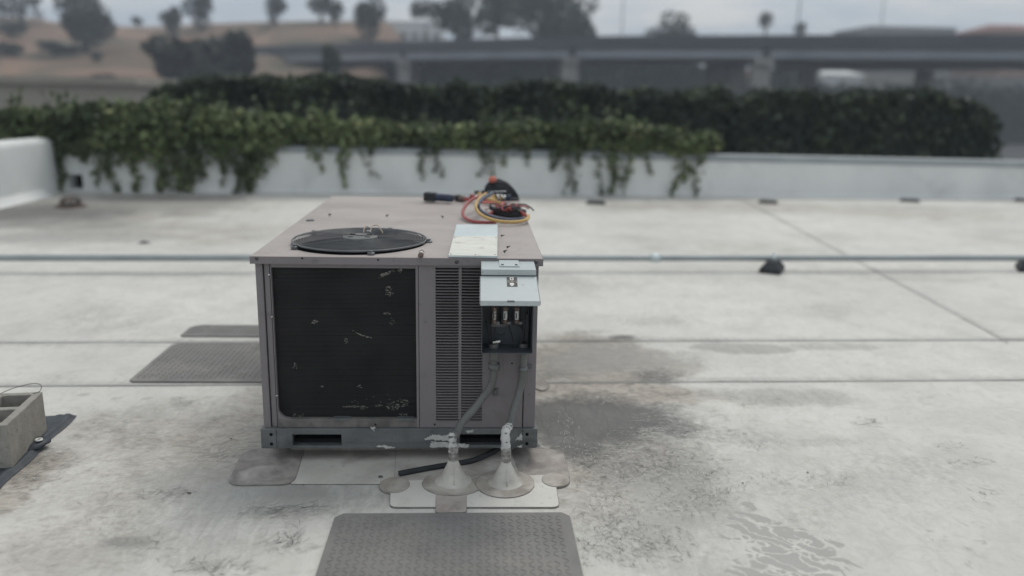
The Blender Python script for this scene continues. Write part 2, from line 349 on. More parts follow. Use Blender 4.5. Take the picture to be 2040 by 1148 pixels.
# stains and darker areas: (channel, px, py, rx, ry, strength, softness)
ST = [
 # dark damp area beside the unit, right
 ('K',1190,838,240,56,1.0,.5), ('K',1130,875,95,56,.95,.6), ('K',1275,828,75,26,1.0,.6), ('K',1350,852,60,28,.85,.6),
 ('K',1310,752,58,17,.80,.7), ('K',1240,677,38,6,.95,.5), ('K',1165,665,50,5,.4,.8), ('D',1330,720,110,30,.4,.9), ('K',1110,750,60,20,.35,.9),
 ('B',1190,725,215,50,.95,.45), ('B',1140,705,130,40,.8,.6), ('D',1190,712,180,36,.70,.8), ('D',1150,735,120,26,.5,.8), ('B',1230,785,230,34,.75,.6), ('B',1350,790,120,26,.35,.9),
 ('D',1480,695,115,12,.62,.25), ('D',1650,692,95,9,.45,.5), ('D',1560,792,160,20,.50,.5), ('D',1430,780,60,14,.3,.8),
 ('B',1250,905,180,50,.50,.8), ('D',1290,925,210,80,.66,.8), ('D',1330,990,190,80,.48,.9), ('D',1400,1010,110,60,.3,.9), ('D',1480,870,120,30,.25,.9),
 ('D',1250,1060,160,70,.40,.9), ('D',1620,880,120,12,.22,.9), ('D',1420,545,200,25,.12,.9), ('D',1750,545,260,9,.35,.8), ('D',1640,620,120,18,.22,.9), ('D',1300,640,120,18,.22,.9),
 ('P',1560,1100,155,95,1.0,.7), ('P',1545,1160,130,60,1.0,.5), ('P',1480,1060,60,50,.5,.8), ('P',1660,1120,80,50,.55,.9),
 # front and left
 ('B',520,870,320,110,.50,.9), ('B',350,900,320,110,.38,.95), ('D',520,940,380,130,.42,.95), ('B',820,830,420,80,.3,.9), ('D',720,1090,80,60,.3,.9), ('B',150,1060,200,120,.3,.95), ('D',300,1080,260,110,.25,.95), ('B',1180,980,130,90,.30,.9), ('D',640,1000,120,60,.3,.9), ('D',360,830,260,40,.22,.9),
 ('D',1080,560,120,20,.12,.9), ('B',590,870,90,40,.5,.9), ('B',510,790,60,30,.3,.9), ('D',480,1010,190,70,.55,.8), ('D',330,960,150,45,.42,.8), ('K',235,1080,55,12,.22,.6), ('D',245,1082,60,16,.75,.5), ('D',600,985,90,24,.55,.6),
 ('D',440,1105,150,50,.35,.9), ('D',570,1020,90,22,.45,.7), ('D',430,820,60,40,.32,.9), ('B',420,860,90,60,.22,.9), ('D',300,850,120,60,.22,.9), ('K',432,832,16,9,.35,.9), ('K',412,850,16,11,.30,.9), ('D',365,805,35,9,.6,.8),
 ('B',60,930,80,60,.75,.7), ('K',45,950,50,20,.35,.9), ('B',20,1000,60,40,.6,.8), ('K',150,870,20,8,.35,.8), ('B',180,850,50,30,.35,.9), ('K',75,905,70,26,.30,.8),
 ('D',170,786,14,4,.5,.7), ('D',232,793,13,4,.4,.7), ('D',292,794,13,4,.55,.7), ('D',355,793,16,5,.6,.7), ('D',418,791,13,4,.45,.7), ('D',470,789,13,4,.4,.7),
 ('D',130,755,60,20,.18,.9), ('D',60,690,120,3,.5,.9), ('D',250,690,120,3,.4,.9), ('D',330,735,80,14,.12,.9),
 # far left by the parapet: brown grime, greyed and darkened towards the wall
 ('B',160,430,380,40,.55,.8), ('B',420,470,250,30,.3,.9), ('B',1450,415,400,10,.4,.9), ('B',1850,430,300,16,.3,.9), ('B',1500,500,300,30,.15,.95), ('D',60,432,330,36,1.0,.7), ('K',80,425,260,26,.75,.9), ('K',300,398,260,11,.6,.9), ('D',280,405,330,22,.95,.8), ('D',120,475,240,20,.7,.8), ('D',420,408,150,9,.5,.8), ('D',330,430,170,8,.35,.8), ('K',60,425,120,14,.28,.8), ('D',290,455,180,7,.3,.9), ('D',250,549,320,5,.45,.8), ('D',200,500,120,6,.15,.9),
 # far right
 ('D',1500,425,160,6,.22,.9), ('D',1780,415,140,7,.32,.9), ('D',1660,475,160,14,.20,.9), ('D',1300,450,140,8,.15,.9), ('D',1630,503,24,3,.45,.8), ('D',1290,415,120,4,.3,.9), ('D',1930,420,160,8,.25,.9), ('D',1840,560,200,8,.28,.9),
 # around the patches
 ('B',800,985,60,30,.35,.9), ('D',700,940,120,30,.25,.9), ('B',1130,930,60,50,.5,.9),
]
STG = [(c, *gell(px, py, rx, ry), s, so_) for c, px, py, rx, ry, s, so_ in ST]
def stain_map(x, y):
    out = {k: np.zeros_like(x) for k in 'DBKP'}
    wx = (fbm(x*2.1, y*2.1, 4)-.5); wy = (fbm(x*2.1+40, y*2.1+13, 4)-.5); fx = (fbm(x*9+5, y*9, 3)-.5); fy = (fbm(x*9+70, y*9+31, 3)-.5)
    for c, cx, cy, a, b, s, so_ in STG:
        k = .75
        dx = (x-cx)/a + wx*k + fx*.35; dy = (y-cy)/b + wy*k + fy*.35
        d = np.sqrt(dx*dx+dy*dy); v = np.clip((1-d)/max(so_, .05)+.12, 0, 1); v = v*v*(3-2*v)*s
        out[c] = np.maximum(out[c], v) if c in 'PK' else 1-(1-out[c])*(1-v)
    # grime washing along the lap edges
    for y0, w, s in ((SE1, .05, .35), (SE2, .05, .35)):
        d = np.abs(y-y0(x)); out['D'] = np.maximum(out['D'], np.clip(1-d/w, 0, 1)*s*(.4+1.1*fbm(x*1.7, y*0+3, 3)))
    g = fbm(x*.9+3, y*.9+8, 5); out['D'] = np.clip(out['D']+np.clip(g-.56, 0, 1)*1.1, 0, 1)
    out['D'] = np.clip(out['D']*1.22, 0, 1); out['B'] = np.clip(out['B']*1.22, 0, 1)
    return out
SE1 = lambda x: .945+.024*(x+2.2)
SE2 = lambda x: 1.70+.024*(x+2.6)
SEV = lambda y: 3.95+(y-1.83)*.082
def sheet(name, xs, ts, ylo, yhi, z, drop):
    X, Tt = np.meshgrid(xs, ts); lo = ylo(X); hi = yhi(X); Y = lo+(hi-lo)*Tt
    if name.endswith('@'): pass
    return X, Y
def membrane(X, Y, z, drop):
    ny, nx = X.shape; st = stain_map(X, Y)
    Z = z + (fbm(X*1.3, Y*1.3, 3)-.5)*.004*np.minimum(1, 1)
    v = np.stack([X, Y, Z], -1).reshape(-1, 3).tolist(); f = []
    for j in range(ny-1):
        r = j*nx
        f += [(r+i, r+i+1, r+nx+i+1, r+nx+i) for i in range(nx-1)]
    n0 = len(v); border = [i for i in range(nx)]+[j*nx+nx-1 for j in range(1, ny)]+[(ny-1)*nx+i for i in range(nx-2, -1, -1)]+[j*nx for j in range(ny-2, 0, -1)]
    for b_ in border: v.append((v[b_][0], v[b_][1], v[b_][2]-drop))
    m = len(border)
    f += [(border[k], n0+k, n0+(k+1) % m, border[(k+1) % m]) for k in range(m)]
    mb = MB(); mb.v = [tuple(q) for q in v]; mb.f = f
    o = mb.build('membrane_sheet', MT['roof'], roof)
    at = o.data.color_attributes.new('stain', 'FLOAT_COLOR', 'POINT')
    c = np.zeros((len(v), 4), np.float32)
    for i, k in enumerate('DBKP'): c[:ny*nx, i] = st[k].ravel()
    c[n0:] = c[border]
    at.data.foreach_set('color', c.ravel())
    o.data.shade_smooth()
    return o
def gx(lo, hi, d0=-2.6, d1=4.0, s=.022, c=.12):
    a = np.concatenate([np.arange(lo, d0, c) if lo < d0 else [], np.arange(max(lo, d0), min(hi, d1), s), np.arange(d1, hi, c) if hi > d1 else [], [hi]])
    return np.unique(a)
xs = gx(-6.15, 16.3)
tn = np.concatenate([np.linspace(0, .60, 20)[:-1], np.linspace(.60, 1, 110)])
X, T = np.meshgrid(xs, tn); Y = -4.5+(SE1(X)+4.5)*T; membrane(X, Y, -.001, .006)
X, T = np.meshgrid(xs, np.linspace(0, 1, 34)); Y = SE1(X)-.03+(SE2(X)-SE1(X)+.03)*T; membrane(X, Y, .005, .007)
us = np.linspace(0, 1, 200); tf = np.linspace(0, 1, 150)
U, T = np.meshgrid(us, tf); Yb = SE2(0)-.03+(9.5-SE2(0))*T
Xf = -6.15+(SEV(Yb)+6.15)*U; Yf = SE2(Xf)-.03+(WL(Xf)+.1-SE2(Xf))*T; membrane(Xf, Yf, .011, .008)
U, T = np.meshgrid(np.linspace(0, 1, 110), tf); Yb = SE2(0)-.03+(9.5-SE2(0))*T
Xf = SEV(Yb)-.05+(16.3-SEV(Yb)+.05)*U; Yf = SE2(Xf)-.03+(WL(Xf)+.1-SE2(Xf))*T; membrane(Xf, Yf, .016, .009)
def seam_bead(pts, w, z, mat='seam'):
    pts = [Vector(p) for p in pts]; mb = MB(); v = []
    for i, p in enumerate(pts):
        t = (pts[min(i+1, len(pts)-1)]-pts[max(i-1, 0)]).normalized(); n = Vector((-t.y, t.x, 0)); ww = w*(.55+.9*random.random())
        v += [p+n*ww+Vector((0,0,z-.006)), p+n*ww*.4+Vector((0,0,z)), p-n*ww*.4+Vector((0,0,z)), p-n*ww+Vector((0,0,z-.006))]
    f = []
    for i in range(len(pts)-1):
        for k in range(3): f.append((i*4+k, i*4+k+1, i*4+k+5, i*4+k+4))
    mb.add(v, f); return mb.build('lap_seam', MT[mat], roof, True)
seam_bead([(x, SE1(x)-.032, 0) for x in np.arange(-6, 12, .12)], .0019, .0055)
seam_bead([(x, SE2(x)-.033, 0) for x in np.arange(-6, 12, .12)], .0024, .0112)
seam_bead([(SEV(y)-.055, y, 0) for y in np.arange(1.75, 9.3, .12)], .0034, .0182)

# membrane patches round the penetrations, each a thin layer on the one below
def rounded(poly, r=.03, n=5):
    out = []; P = [Vector((p[0], p[1])) for p in poly]; m = len(P)
    for i in range(m):
        a, b, c = P[i-1], P[i], P[(i+1) % m]; ra = min(r, (a-b).length*.45, (c-b).length*.45)
        p0 = b+(a-b).normalized()*ra; p1 = b+(c-b).normalized()*ra
        for k in range(n+1):
            t = k/n; out.append((p0*(1-t)**2+b*2*t*(1-t)+p1*t*t))
    return out
def patch(px, mat, layer, r=.03, edge=True):
    poly = rounded([gp(*p) for p in px], r); z = .0032+layer*.0007
    a = sum(poly[i].x*poly[(i+1) % len(poly)].y-poly[(i+1) % len(poly)].x*poly[i].y for i in range(len(poly)))
    if a < 0: poly = poly[::-1]
    o = MB().prism(poly, -.002, z).build('membrane_patch', MT[mat], roof)
    if edge:
        c = sum((Vector(p) for p in poly), Vector((0, 0)))/len(poly)
        MB().prism([c+(p-c)*(1+.0020/max((p-c).length, .01)) for p in poly], -.002, z-.0006).build('patch_edge', MT['edge'], roof)
def ell(cx, cy, rx, ry, n=28):
    c = gp(cx, cy); a = abs((gp(cx+rx, cy)-gp(cx-rx, cy)).x)/2; b = abs((gp(cx, cy-ry)-gp(cx, cy+ry)).y)/2
    return [(c.x+a*math.cos(t)*(1+random.uniform(-.015, .015)), c.y+b*math.sin(t)) for t in np.linspace(0, 2*math.pi, n, endpoint=False)]
def patch_w(poly, mat, layer):
    z = .0032+layer*.0007; P = [Vector(p) for p in poly]; c = sum(P, Vector((0, 0)))/len(P)
    MB().prism(P, -.002, z).build('membrane_patch', MT[mat], roof)
    MB().prism([c+(p-c)*(1+.0018/max((p-c).length, .01)) for p in P], -.002, z-.0006).build('patch_edge', MT['edge'], roof)
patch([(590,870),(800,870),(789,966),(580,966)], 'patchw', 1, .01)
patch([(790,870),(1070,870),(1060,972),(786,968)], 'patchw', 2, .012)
patch([(484,901),(612,880),(585,967),(452,969)], 'patchb', 4, .06)
patch([(1010,880),(1122,902),(1136,957),(1040,960)], 'patchb', 3, .03)
patch([(779,962),(1104,948),(1114,1013),(777,1013)], 'patchp', 5, .03)
patch([(869,975),(929,975),(929,1024),(868,1025)], 'patchr', 7, .018)
patch_w(ell(786,969,30,16), 'flange', 6)
patch_w(ell(1107,959,27,14), 'flange', 8)
patch_w(ell(1078,769,16,10), 'patchb', 4)
patch_w(ell(903,966,61,25), 'flange', 9)
patch_w(ell(1006,967,58,28), 'flange', 11)

# ------------------------------------------------------------------ walkway pads
def pad(x0, x1, y0, y1, z, label, ch=.03, corners=(1,1,1,1)):
    t = thing('walkway_pad', ((x0+x1)/2, (y0+y1)/2, z), label, 'walkway pad', 'grey walkway pads on the roof')
    poly = []
    for (cx, cy, s, c) in ((x0,y0,(1,1),corners[0]),(x1,y0,(-1,1),corners[1]),(x1,y1,(-1,-1),corners[2]),(x0,y1,(1,-1),corners[3])):
        q = ch*c
        A = [(cx+q*s[0], cy), (cx, cy+q*s[1])] if q else [(cx, cy)]
        if (cx, cy) in ((x0, y0), (x1, y1)): A = A[::-1]
        poly += A
    MB().prism(poly, z, z+.009).build('base_sheet', MT['mat'], t, bevel=.003)
    mb = MB(); p = .042; i = 0
    y = y0+.05
    while y < y1-.03:
        x = x0+.035; j = 0
        while x < x1-.03:
            a = math.radians(38) if (i+j) % 2 else math.radians(-38)
            dx, dy = math.cos(a), math.sin(a); l, w = .0135, .0033
            if random.random() > .03:
                c = Vector((x+random.uniform(-.001, .001), y, z+.009))
                d = Vector((dx, dy, 0)); n = Vector((-dy, dx, 0)); u = Vector((0,0,.0024))
                mb.add([c-d*l, c-n*w, c+d*l, c+n*w, c-d*l*.6+u, c-n*w*.3+u, c+d*l*.6+u, c+n*w*.3+u],
                       [(0,1,5,4),(1,2,6,5),(2,3,7,6),(3,0,4,7),(4,5,6,7)])
            x += .030; j += 1
        y += .0225; i += 1
    mb.build('raised_tread', MT['mat'], t, kind='stuff')
    return t
pad(-.205, .69, -1.28, -.475, .0, 'large grey diamond tread pad lying in front of the air conditioner')
pad(-1.565, -.64, .965, 1.68, .006, 'grey diamond tread pad lying along the left side of the air conditioner', .05, (.5,.3,1,1))
pad(-1.575, -.64, 1.80, 2.06, .012, 'narrow grey pad behind the larger pad left of the air conditioner', .06, (.3,.3,1,1))

# ------------------------------------------------------------------ parapet
def wall_top(x): return .745-.0085*(x+5.85)
pw = thing('parapet_wall', (1, WL(1), 0), 'white painted parapet wall with metal coping along the back of the roof', 'wall')
def pwbox(x0, x1, z0f, z1f, y0, y1, name, mat):
    v = []
    for x, in ((x0,), (x1,)):
        b = WL(x); v += [(x, b+y0, z0f(x)), (x, b+y1, z0f(x)), (x, b+y1, z1f(x)), (x, b+y0, z1f(x))]
    return MB().add(v, [(0,1,2,3),(7,6,5,4),(0,4,5,1),(1,5,6,2),(2,6,7,3),(3,7,4,0)]).build(name, MT[mat], pw, bevel=.006)
s0, s1 = fp(134,356,9.2), fp(166,383,9.2)
SX0, SX1, SZ0, SZ1 = s0.x, s1.x, .05, .27
zero = lambda x: 0.0
pwbox(-6.15, SX0, zero, wall_top, 0, .30, 'wall_section', 'wall')
pwbox(SX0+.002, SX1-.002, lambda x: SZ1, lambda x: wall_top(x)-.002, 0, .30, 'wall_section', 'wall')
pwbox(SX0+.002, SX1-.002, lambda x: -.005, lambda x: SZ0, 0, .30, 'wall_section', 'wall')
pwbox(SX0-.02, SX1+.02, lambda x: SZ0-.02, lambda x: SZ1+.02, .28, .305, 'scupper_back', 'hole')
pwbox(SX1, 16.3, zero, wall_top, 0, .30, 'wall_section', 'wall')
for a in np.arange(-5.7, 16, 3.05):
    pwbox(a, min(a+3.045, 16.3), lambda x: wall_top(x)-.085, lambda x: wall_top(x)+.004, -.016, -.001, 'coping_face', 'coping')
    pwbox(a, min(a+3.045, 16.3), lambda x: wall_top(x)+.004, lambda x: wall_top(x)+.012, -.016, .33, 'coping_top', 'coping')
MB().add([v for x in np.arange(-6.1, 16.3, .5) for v in ((x, WL(x)-.06, .0175), (x, WL(x)-.016, .026), (x, WL(x)+.002, .055))],
         [(i*3+k, i*3+3+k, i*3+4+k, i*3+1+k) for i in range(44) for k in (0, 1)]).build('cant_strip', MT['wall'], pw, True)
lw = thing('parapet_wall', (-6.0, 4, 0), 'white parapet wall with rounded top along the left edge of the roof', 'wall')
prof = [(-5.85,0),(-5.85,.70),(-5.86,.75),(-5.90,.79),(-6.0,.805),(-6.1,.79),(-6.15,.75),(-6.15,0)]
ys_ = np.linspace(-8.9, 9.28, 40); v = []; f = []
for i, y in enumerate(ys_):
    dz = .03*math.sin(max(0, (y-5.5))*.7) if y > 5.5 else 0
    for x, z in prof: v.append((x, y, z+(dz if z > 0 else 0)))
n = len(prof)
for i in range(len(ys_)-1):
    for k in range(n-1): f.append((i*n+k, i*n+n+k, i*n+n+k+1, i*n+k+1))
f += [tuple(range(n)), tuple((len(ys_)-1)*n+k for k in range(n))[::-1]]
MB().add(v, f).build('wall_section', MT['wall'], lw, True)
MB().add([v for y in np.arange(-8.8, 9.1, .5) for v in ((-5.72, y, .0175), (-5.80, y, .04), (-5.848, y, .13))],
         [(i*3+k, i*3+1+k, i*3+4+k, i*3+3+k) for i in range(35) for k in (0, 1)]).build('cant_strip', MT['wall'], lw, True)

# ------------------------------------------------------------------ the rooftop unit
ac = thing('rooftop_air_conditioner', (0, LEN/2, 0), 'boxy mauve grey packaged air conditioner with dark coil and top fan', 'air conditioner')
ZC = ZB+.092
# curb and base rail
MB().box(-.50, .50, .10, LEN-.1, -.01, ZB+.01).build('curb', MT['patchb'], ac)
MB().box(-HW+.03, HW-.03, .03, LEN-.03, ZB+.01, ZB+.03).build('base_pan', MT['void'], ac)
f0, f1, f2, f3 = fp(583,865), fp(681,887), fp(916,864), fp(998,886)
fz0, fz1 = f1.z, f0.z
rx = [-HW-.002+.0, f0.x, f1.x, f2.x, f3.x, HW+.002]
rail = MB().cells(rx, [-.006, .0, .028], [ZB, fz0, (fz0+fz1)/2-.012, fz1, ZC],
    lambda i, j, k: not (i in (1, 3) and k in (1, 2))).build('base_rail', MT['galv'], ac, bevel=.002)
for a, b in ((f0.x, f1.x), (f2.x, f3.x)):
    MB().cells([a-.006, a, b, b+.006], [.0285, .18, .19], [fz0-.006, fz0, fz1, fz1+.006], lambda i, j, k: not (i == 1 and j == 0 and k == 1)).build('fork_pocket', MT['boxin'], rail)
MB().box(f1.x+.02, f2.x-.02, -.0085, -.006, (fz0+fz1)/2-.014, (fz0+fz1)/2-.010).build('crease', MT['galv'], rail)
for x0, x1 in ((-HW-.004, -HW+.062), (HW-.062, HW+.004)):
    c = MB().box(x0, x1, -.012, .03, ZB+.004, ZC+.002).build('corner_bracket', MT['galv'], rail, bevel=.003)
    for z in (ZB+.024, ZB+.068):
        MB().tube([(x0+.045 if x0 < 0 else x0+.020, -.0135, z), (x0+.045 if x0 < 0 else x0+.020, -.011, z)], .0075, 10).build('bolt_hole', MT['hole'], rail)
for sx_ in (-1, 1):
    MB().box(min(sx_*HW, sx_*(HW-.03)), max(sx_*HW, sx_*(HW-.03)), .032, LEN, ZB, ZC-.002).build('base_rail', MT['galv'], ac)
MB().box(-HW, HW, LEN-.028, LEN+.002, ZB, ZC-.003).build('base_rail', MT['galv'], ac)
# sealant smears on the rail
def smear(px, Y=-.0075):
    pts = [fp(x, y, Y) for x, y in px]; c = sum(pts, Vector())/len(pts)
    n = len(pts); rag = []
    for i in range(n):
        a, b = pts[i], pts[(i+1) % n]
        for k in range(10):
            q = a.lerp(b, k/10); rag.append(q+(q-c)*-.08+Vector((random.gauss(0,.0022),0,random.gauss(0,.0026))))
    m = len(rag)
    MB().add([p for p in rag]+[c+(p-c)*.93+Vector((0,-.0022,0)) for p in rag]+[c+Vector((0,-.0025,0))],
             [(i, (i+1) % m, m+(i+1) % m, m+i) for i in range(m)]+[(m+i, m+(i+1) % m, 2*m) for i in range(m)]).build('sealant_smear', MT['mastic'], rail)
smear([(843,874),(862,866),(885,868),(905,864),(902,880),(870,877)]); smear([(856,880),(900,882),(938,886),(935,892),(900,893),(853,891)])
smear([(748,889),(765,887),(790,892),(770,894)]); smear([(928,858),(942,856),(943,861),(930,863)])
smear([(1025,877),(1040,862),(1041,878)], -.009); smear([(1030,889),(1041,886),(1038,892)], -.009); smear([(738,851),(748,850),(745,860)])
smear([(1070,870),(1076,892),(1066,892)], -.004)
# cabinet walls
for sx_ in (-1, 1):
    x = sx_*(HW-.014)
    MB().box(min(x, x-sx_*.02), max(x, x-sx_*.02), .012, LEN-.012, ZC, H-.028).build('side_panel', MT['cab'], ac, bevel=.002)
MB().box(-HW+.014, HW-.014, LEN-.03, LEN-.012, ZC, H-.028).build('back_panel', MT['cab'], ac)
# front: corner posts, sill, coil, divider, louvre panel
px0, px1 = fp(542,600).x, fp(828,600).x            # coil opening
def post(x0, x1, y0, y1, name='corner_post', mat='cab'): return MB().box(x0, x1, y0, y1, ZC, H-.028).build(name, MT[mat], ac, bevel=.003)
pl_ = post(-HW+.008, -.557, .004, .05); post(-.5535, -.530, .014, .05); post(-.527, px0, .008, .05, 'coil_flange')
zcs = fp(690, 836).z
MB().box(px0, px1+.012, .006, .05, ZC, zcs).build('sill', MT['sill'], ac, bevel=.003)
MB().box(px0, px1+.012, .010, .05, H-.05, H-.029).build('head_trim', MT['cab'], ac)
# rounded lower corner of the coil opening
cpts = [(px0, zcs)]+[(px0+.05*(1-math.sin(a)), zcs+.05*(1-math.cos(a))) for a in np.linspace(0, math.pi/2, 7)]
MB().add([(x, .009, z) for x, z in cpts]+[(x, .03, z) for x, z in cpts], [tuple(range(len(cpts)))]+[(i, i+1, len(cpts)+i+1, len(cpts)+i) for i in range(len(cpts)-1)]).build('coil_flange', MT['cab'], ac)
coil = MB().box(px0-.01, px1+.01, .045, .07, ZC, H-.03).build('condenser_coil', MT['coilback'], ac)
mb = MB(); z = zcs+.002
while z < H-.052:
    j = random.uniform(-.0006, .0006)
    mb.box(px0, px1+.008, .027+j*1.6, .045, z, z+.0046); z += .0056
mb.build('coil_fin', MT['coil'], coil, kind='stuff')
# spots where fins are bent flat and shine
mb = MB()
for cx, cy, rx_, ry_, nn in ((770,545,16,6,40),(775,580,9,10,30),(797,538,4,5,14),(626,641,6,4,14),(690,680,4,6,16),(722,668,20,5,26),(705,810,22,2,34),(725,812,10,4,20),(752,808,8,2,14),(783,809,13,9,60),(806,803,8,8,40),(803,826,8,3,18),(595,828,12,5,18),(588,730,4,7,8),(640,770,4,2,6),(717,770,5,3,10),(770,625,7,3,12),(760,850,1,1,1),(740,800,60,20,14),(780,640,5,10,8)):
    for _ in range(nn):
        a = random.uniform(0, 6.28); r = math.sqrt(random.random()); dx = r*math.cos(a)*rx_; dy = r*math.sin(a)*ry_
        if cx == 722: dy = (dx/20)**2*-2+dx*.35+random.uniform(-1.2, 1.2)
        if cx == 770 and cy == 545: dy = -dx*.45+random.uniform(-3, 3)
        p = fp(cx+dx, cy+dy, .0262)
        if not (px0 < p.x < px1 and zcs < p.z < H-.053): continue
        w = random.uniform(.0012, .0045); h = random.uniform(.0007, .0022); t = random.uniform(-.4, .4)
        mb.add([p+Vector((-w, 0, -h-w*t)), p+Vector((w, 0, -h+w*t)), p+Vector((w*.8, -.0012, h+w*t)), p+Vector((-w*.7, -.0012, h-w*t))], [(0,1,2,3)])
mb.build('bent_fin', MT['finb'], coil, kind='stuff')
for a, b in ((663, 697), (790, 823)):
    p, q = fp(a, 834), fp(b, 839); MB().box(p.x, q.x, -.001, .03, q.z, p.z).build('drain_clip', MT['galv'], ac, bevel=.001)
post(px1, px1+.012, .004, .05, 'divider_post')
# louvre panel with two punched columns
lx = [px1+.0135, fp(868,690).x, fp(913.5,690).x, fp(919,690).x, fp(961.5,690).x, .530]
zt, zb_ = fp(890,534).z, fp(890,840).z; NL = 54; lh = (zt-zb_)/NL
MB_ = MB().cells(lx, [.002, .005], [ZC+.002, zb_, zt, H-.0295], lambda i, j, k: not (i in (1, 3) and k == 1))
lp = MB_.build('louvre_panel', MT['cab'], ac)
MB().box(lx[1]-.01, lx[4]+.01, .060, .064, zb_-.01, zt+.01).build('louvre_backing', MT['void'], ac)
def louvre(x0, x1):
    nu = 16; us_ = [0, .02, .05, .09, .14]+list(np.linspace(.2, .8, 7))+[.86, .91, .95, .98, 1]
    vs_ = [-.06, 0, .12, .24, .34, .42]; ys2 = [0, -.0030, -.0020, .0040, .0100, .0160]; v = []; f = []
    for u in us_:
        s_ = min(1, min(u, 1-u)/.13); s_ = math.sqrt(max(0, 1-(1-s_)**2))
        for k, t in enumerate(vs_):
            y = .002+ys2[k]*(s_ if k > 2 else (1 if k < 2 else 1))
            if k < 2: y = .002+ys2[k]*s_
            v.append((x0+(x1-x0)*u, y, zb_+lh*t))
    m = len(vs_)
    for i in range(len(us_)-1):
        for k in range(m-1): f.append((i*m+k, i*m+m+k, i*m+m+k+1, i*m+k+1))
    return MB().add(v, f)
for a, b in ((lx[1], lx[2]), (lx[3], lx[4])):
    first = louvre(a, b).build('louvre', MT['cab'], lp, True)
    for i in range(1, NL): copy_part(first, 'louvre', lp, (0, 0, i*lh))
post(.534, .586, .004, .05)
kp0, kp1 = fp(1003,700), fp(1030,749)
MB().box(kp0.x, kp1.x, .0, .003, kp1.z, .56).build('knockout_plate', MT['cab'], ac, bevel=.001)
for x, y in ((866,846),(1020,724),(748,846),(986.5,0)):
    if y: p = fp(x, y); MB().tube([(p.x, .001, p.z), (p.x, -.0005, p.z)], .0042, 8).build('screw_hole', MT['hole'], ac)
for x, y in ((535,548),(541,632),(551,790)):
    p = fp(x, y); MB().lathe([(0,.003),(.004,.002),(.0045,0)], (0,0,0), 8).xform(Matrix.Translation((p.x, .0078, p.z)) @ Matrix.Rotation(math.pi/2, 4, 'X')).build('rivet', MT['chrome'], ac)
lt = fp(988, 778)
MB().box(lt.x-.011, lt.x+.011, -.010, .002, lt.z-.022, lt.z+.012).build('latch', MT['galv'], ac, bevel=.003)
MB().tube([(lt.x-.004, -.016, lt.z+.012), (lt.x-.004, -.016, lt.z-.018)], .007, 10).build('latch', MT['conduit'], ac)
# top panel with fan opening
FX, FY, FR = -.200, .338, .298
TX0, TX1, TY0, TY1 = -HW-.006, HW+.006, -.010, LEN+.006
def rect_hit(a):
    dx, dy = math.cos(a), math.sin(a); t = min([(TX1-FX)/dx if dx > 1e-9 else 1e9, (TX0-FX)/dx if dx < -1e-9 else 1e9, (TY1-FY)/dy if dy > 1e-9 else 1e9, (TY0-FY)/dy if dy < -1e-9 else 1e9])
    return FX+dx*t, FY+dy*t
angs = sorted(set(list(np.linspace(0, 2*math.pi, 120, endpoint=False))+[math.atan2(y-FY, x-FX) % (2*math.pi) for x in (TX0, TX1) for y in (TY0, TY1)]))
v = []; f = []; NR = 14
def topz(x, y): # pressed sheet sags and crowns a little
    e = min(x-TX0, TX1-x, y-TY0, TY1-y); w = min(1, e/.12)
    return H+w*.004*math.sin(x*7+1.3)*math.sin(y*3.1+.4)
for a in angs:
    ex, ey = rect_hit(a); R0 = FR+.004
    hx, hy = FX+R0*math.cos(a), FY+R0*math.sin(a)
    for k in range(NR):
        t = (k/(NR-1)); x, y = hx+(ex-hx)*t, hy+(ey-hy)*t; v.append((x, y, topz(x, y)))
    v.append((FX+(R0-.004)*math.cos(a), FY+(R0-.004)*math.sin(a), H-.03))
    v.append((ex, ey, H-.030))
m = NR+2; na = len(angs)
for i in range(na):
    j = (i+1) % na
    for k in range(NR-1): f.append((i*m+k, i*m+k+1, j*m+k+1, j*m+k))
    f.append((i*m, j*m, j*m+NR, i*m+NR)); f.append((i*m+NR-1, i*m+NR+1, j*m+NR+1, j*m+NR-1))
top = MB().add(v, f).build('top_panel', MT['cabtop'], ac)
top.data.shade_smooth(); top.modifiers.new('es', 'EDGE_SPLIT').split_angle = math.radians(40)
# painted skirt of the top panel (same sheet, vertical edge)
MB().box(TX0-.001, TX1+.001, TY0-.0025, TY0-.0005, H-.031, H-.0015).build('skirt', MT['cab'], top)
MB().box(TX0-.0025, TX0-.0006, TY0, TY1, H-.031, H-.0015).build('skirt', MT['cab'], top)
MB().box(TX1+.0006, TX1+.0025, TY0, TY1, H-.031, H-.0015).build('skirt', MT['cab'], top)
for x, y, kind in ((511,515,'b'),(602,515,'h'),(753,518,'h'),(910,522,'b'),(965,526,'h'),(1042,522,'h'),(1068,522,'b')):
    p = fp(x, y, TY0-.003)
    if kind == 'h': MB().tube([(p.x, TY0-.0022, p.z), (p.x, TY0-.0034, p.z)], .0042, 8).build('screw_hole', MT['hole'], top)
    else: MB().tube([(p.x, TY0-.002, p.z), (p.x, TY0-.0045, p.z), (p.x, TY0-.008, p.z)], [.0085, .0085, .006], 6).build('hex_screw', MT['steel'], top)
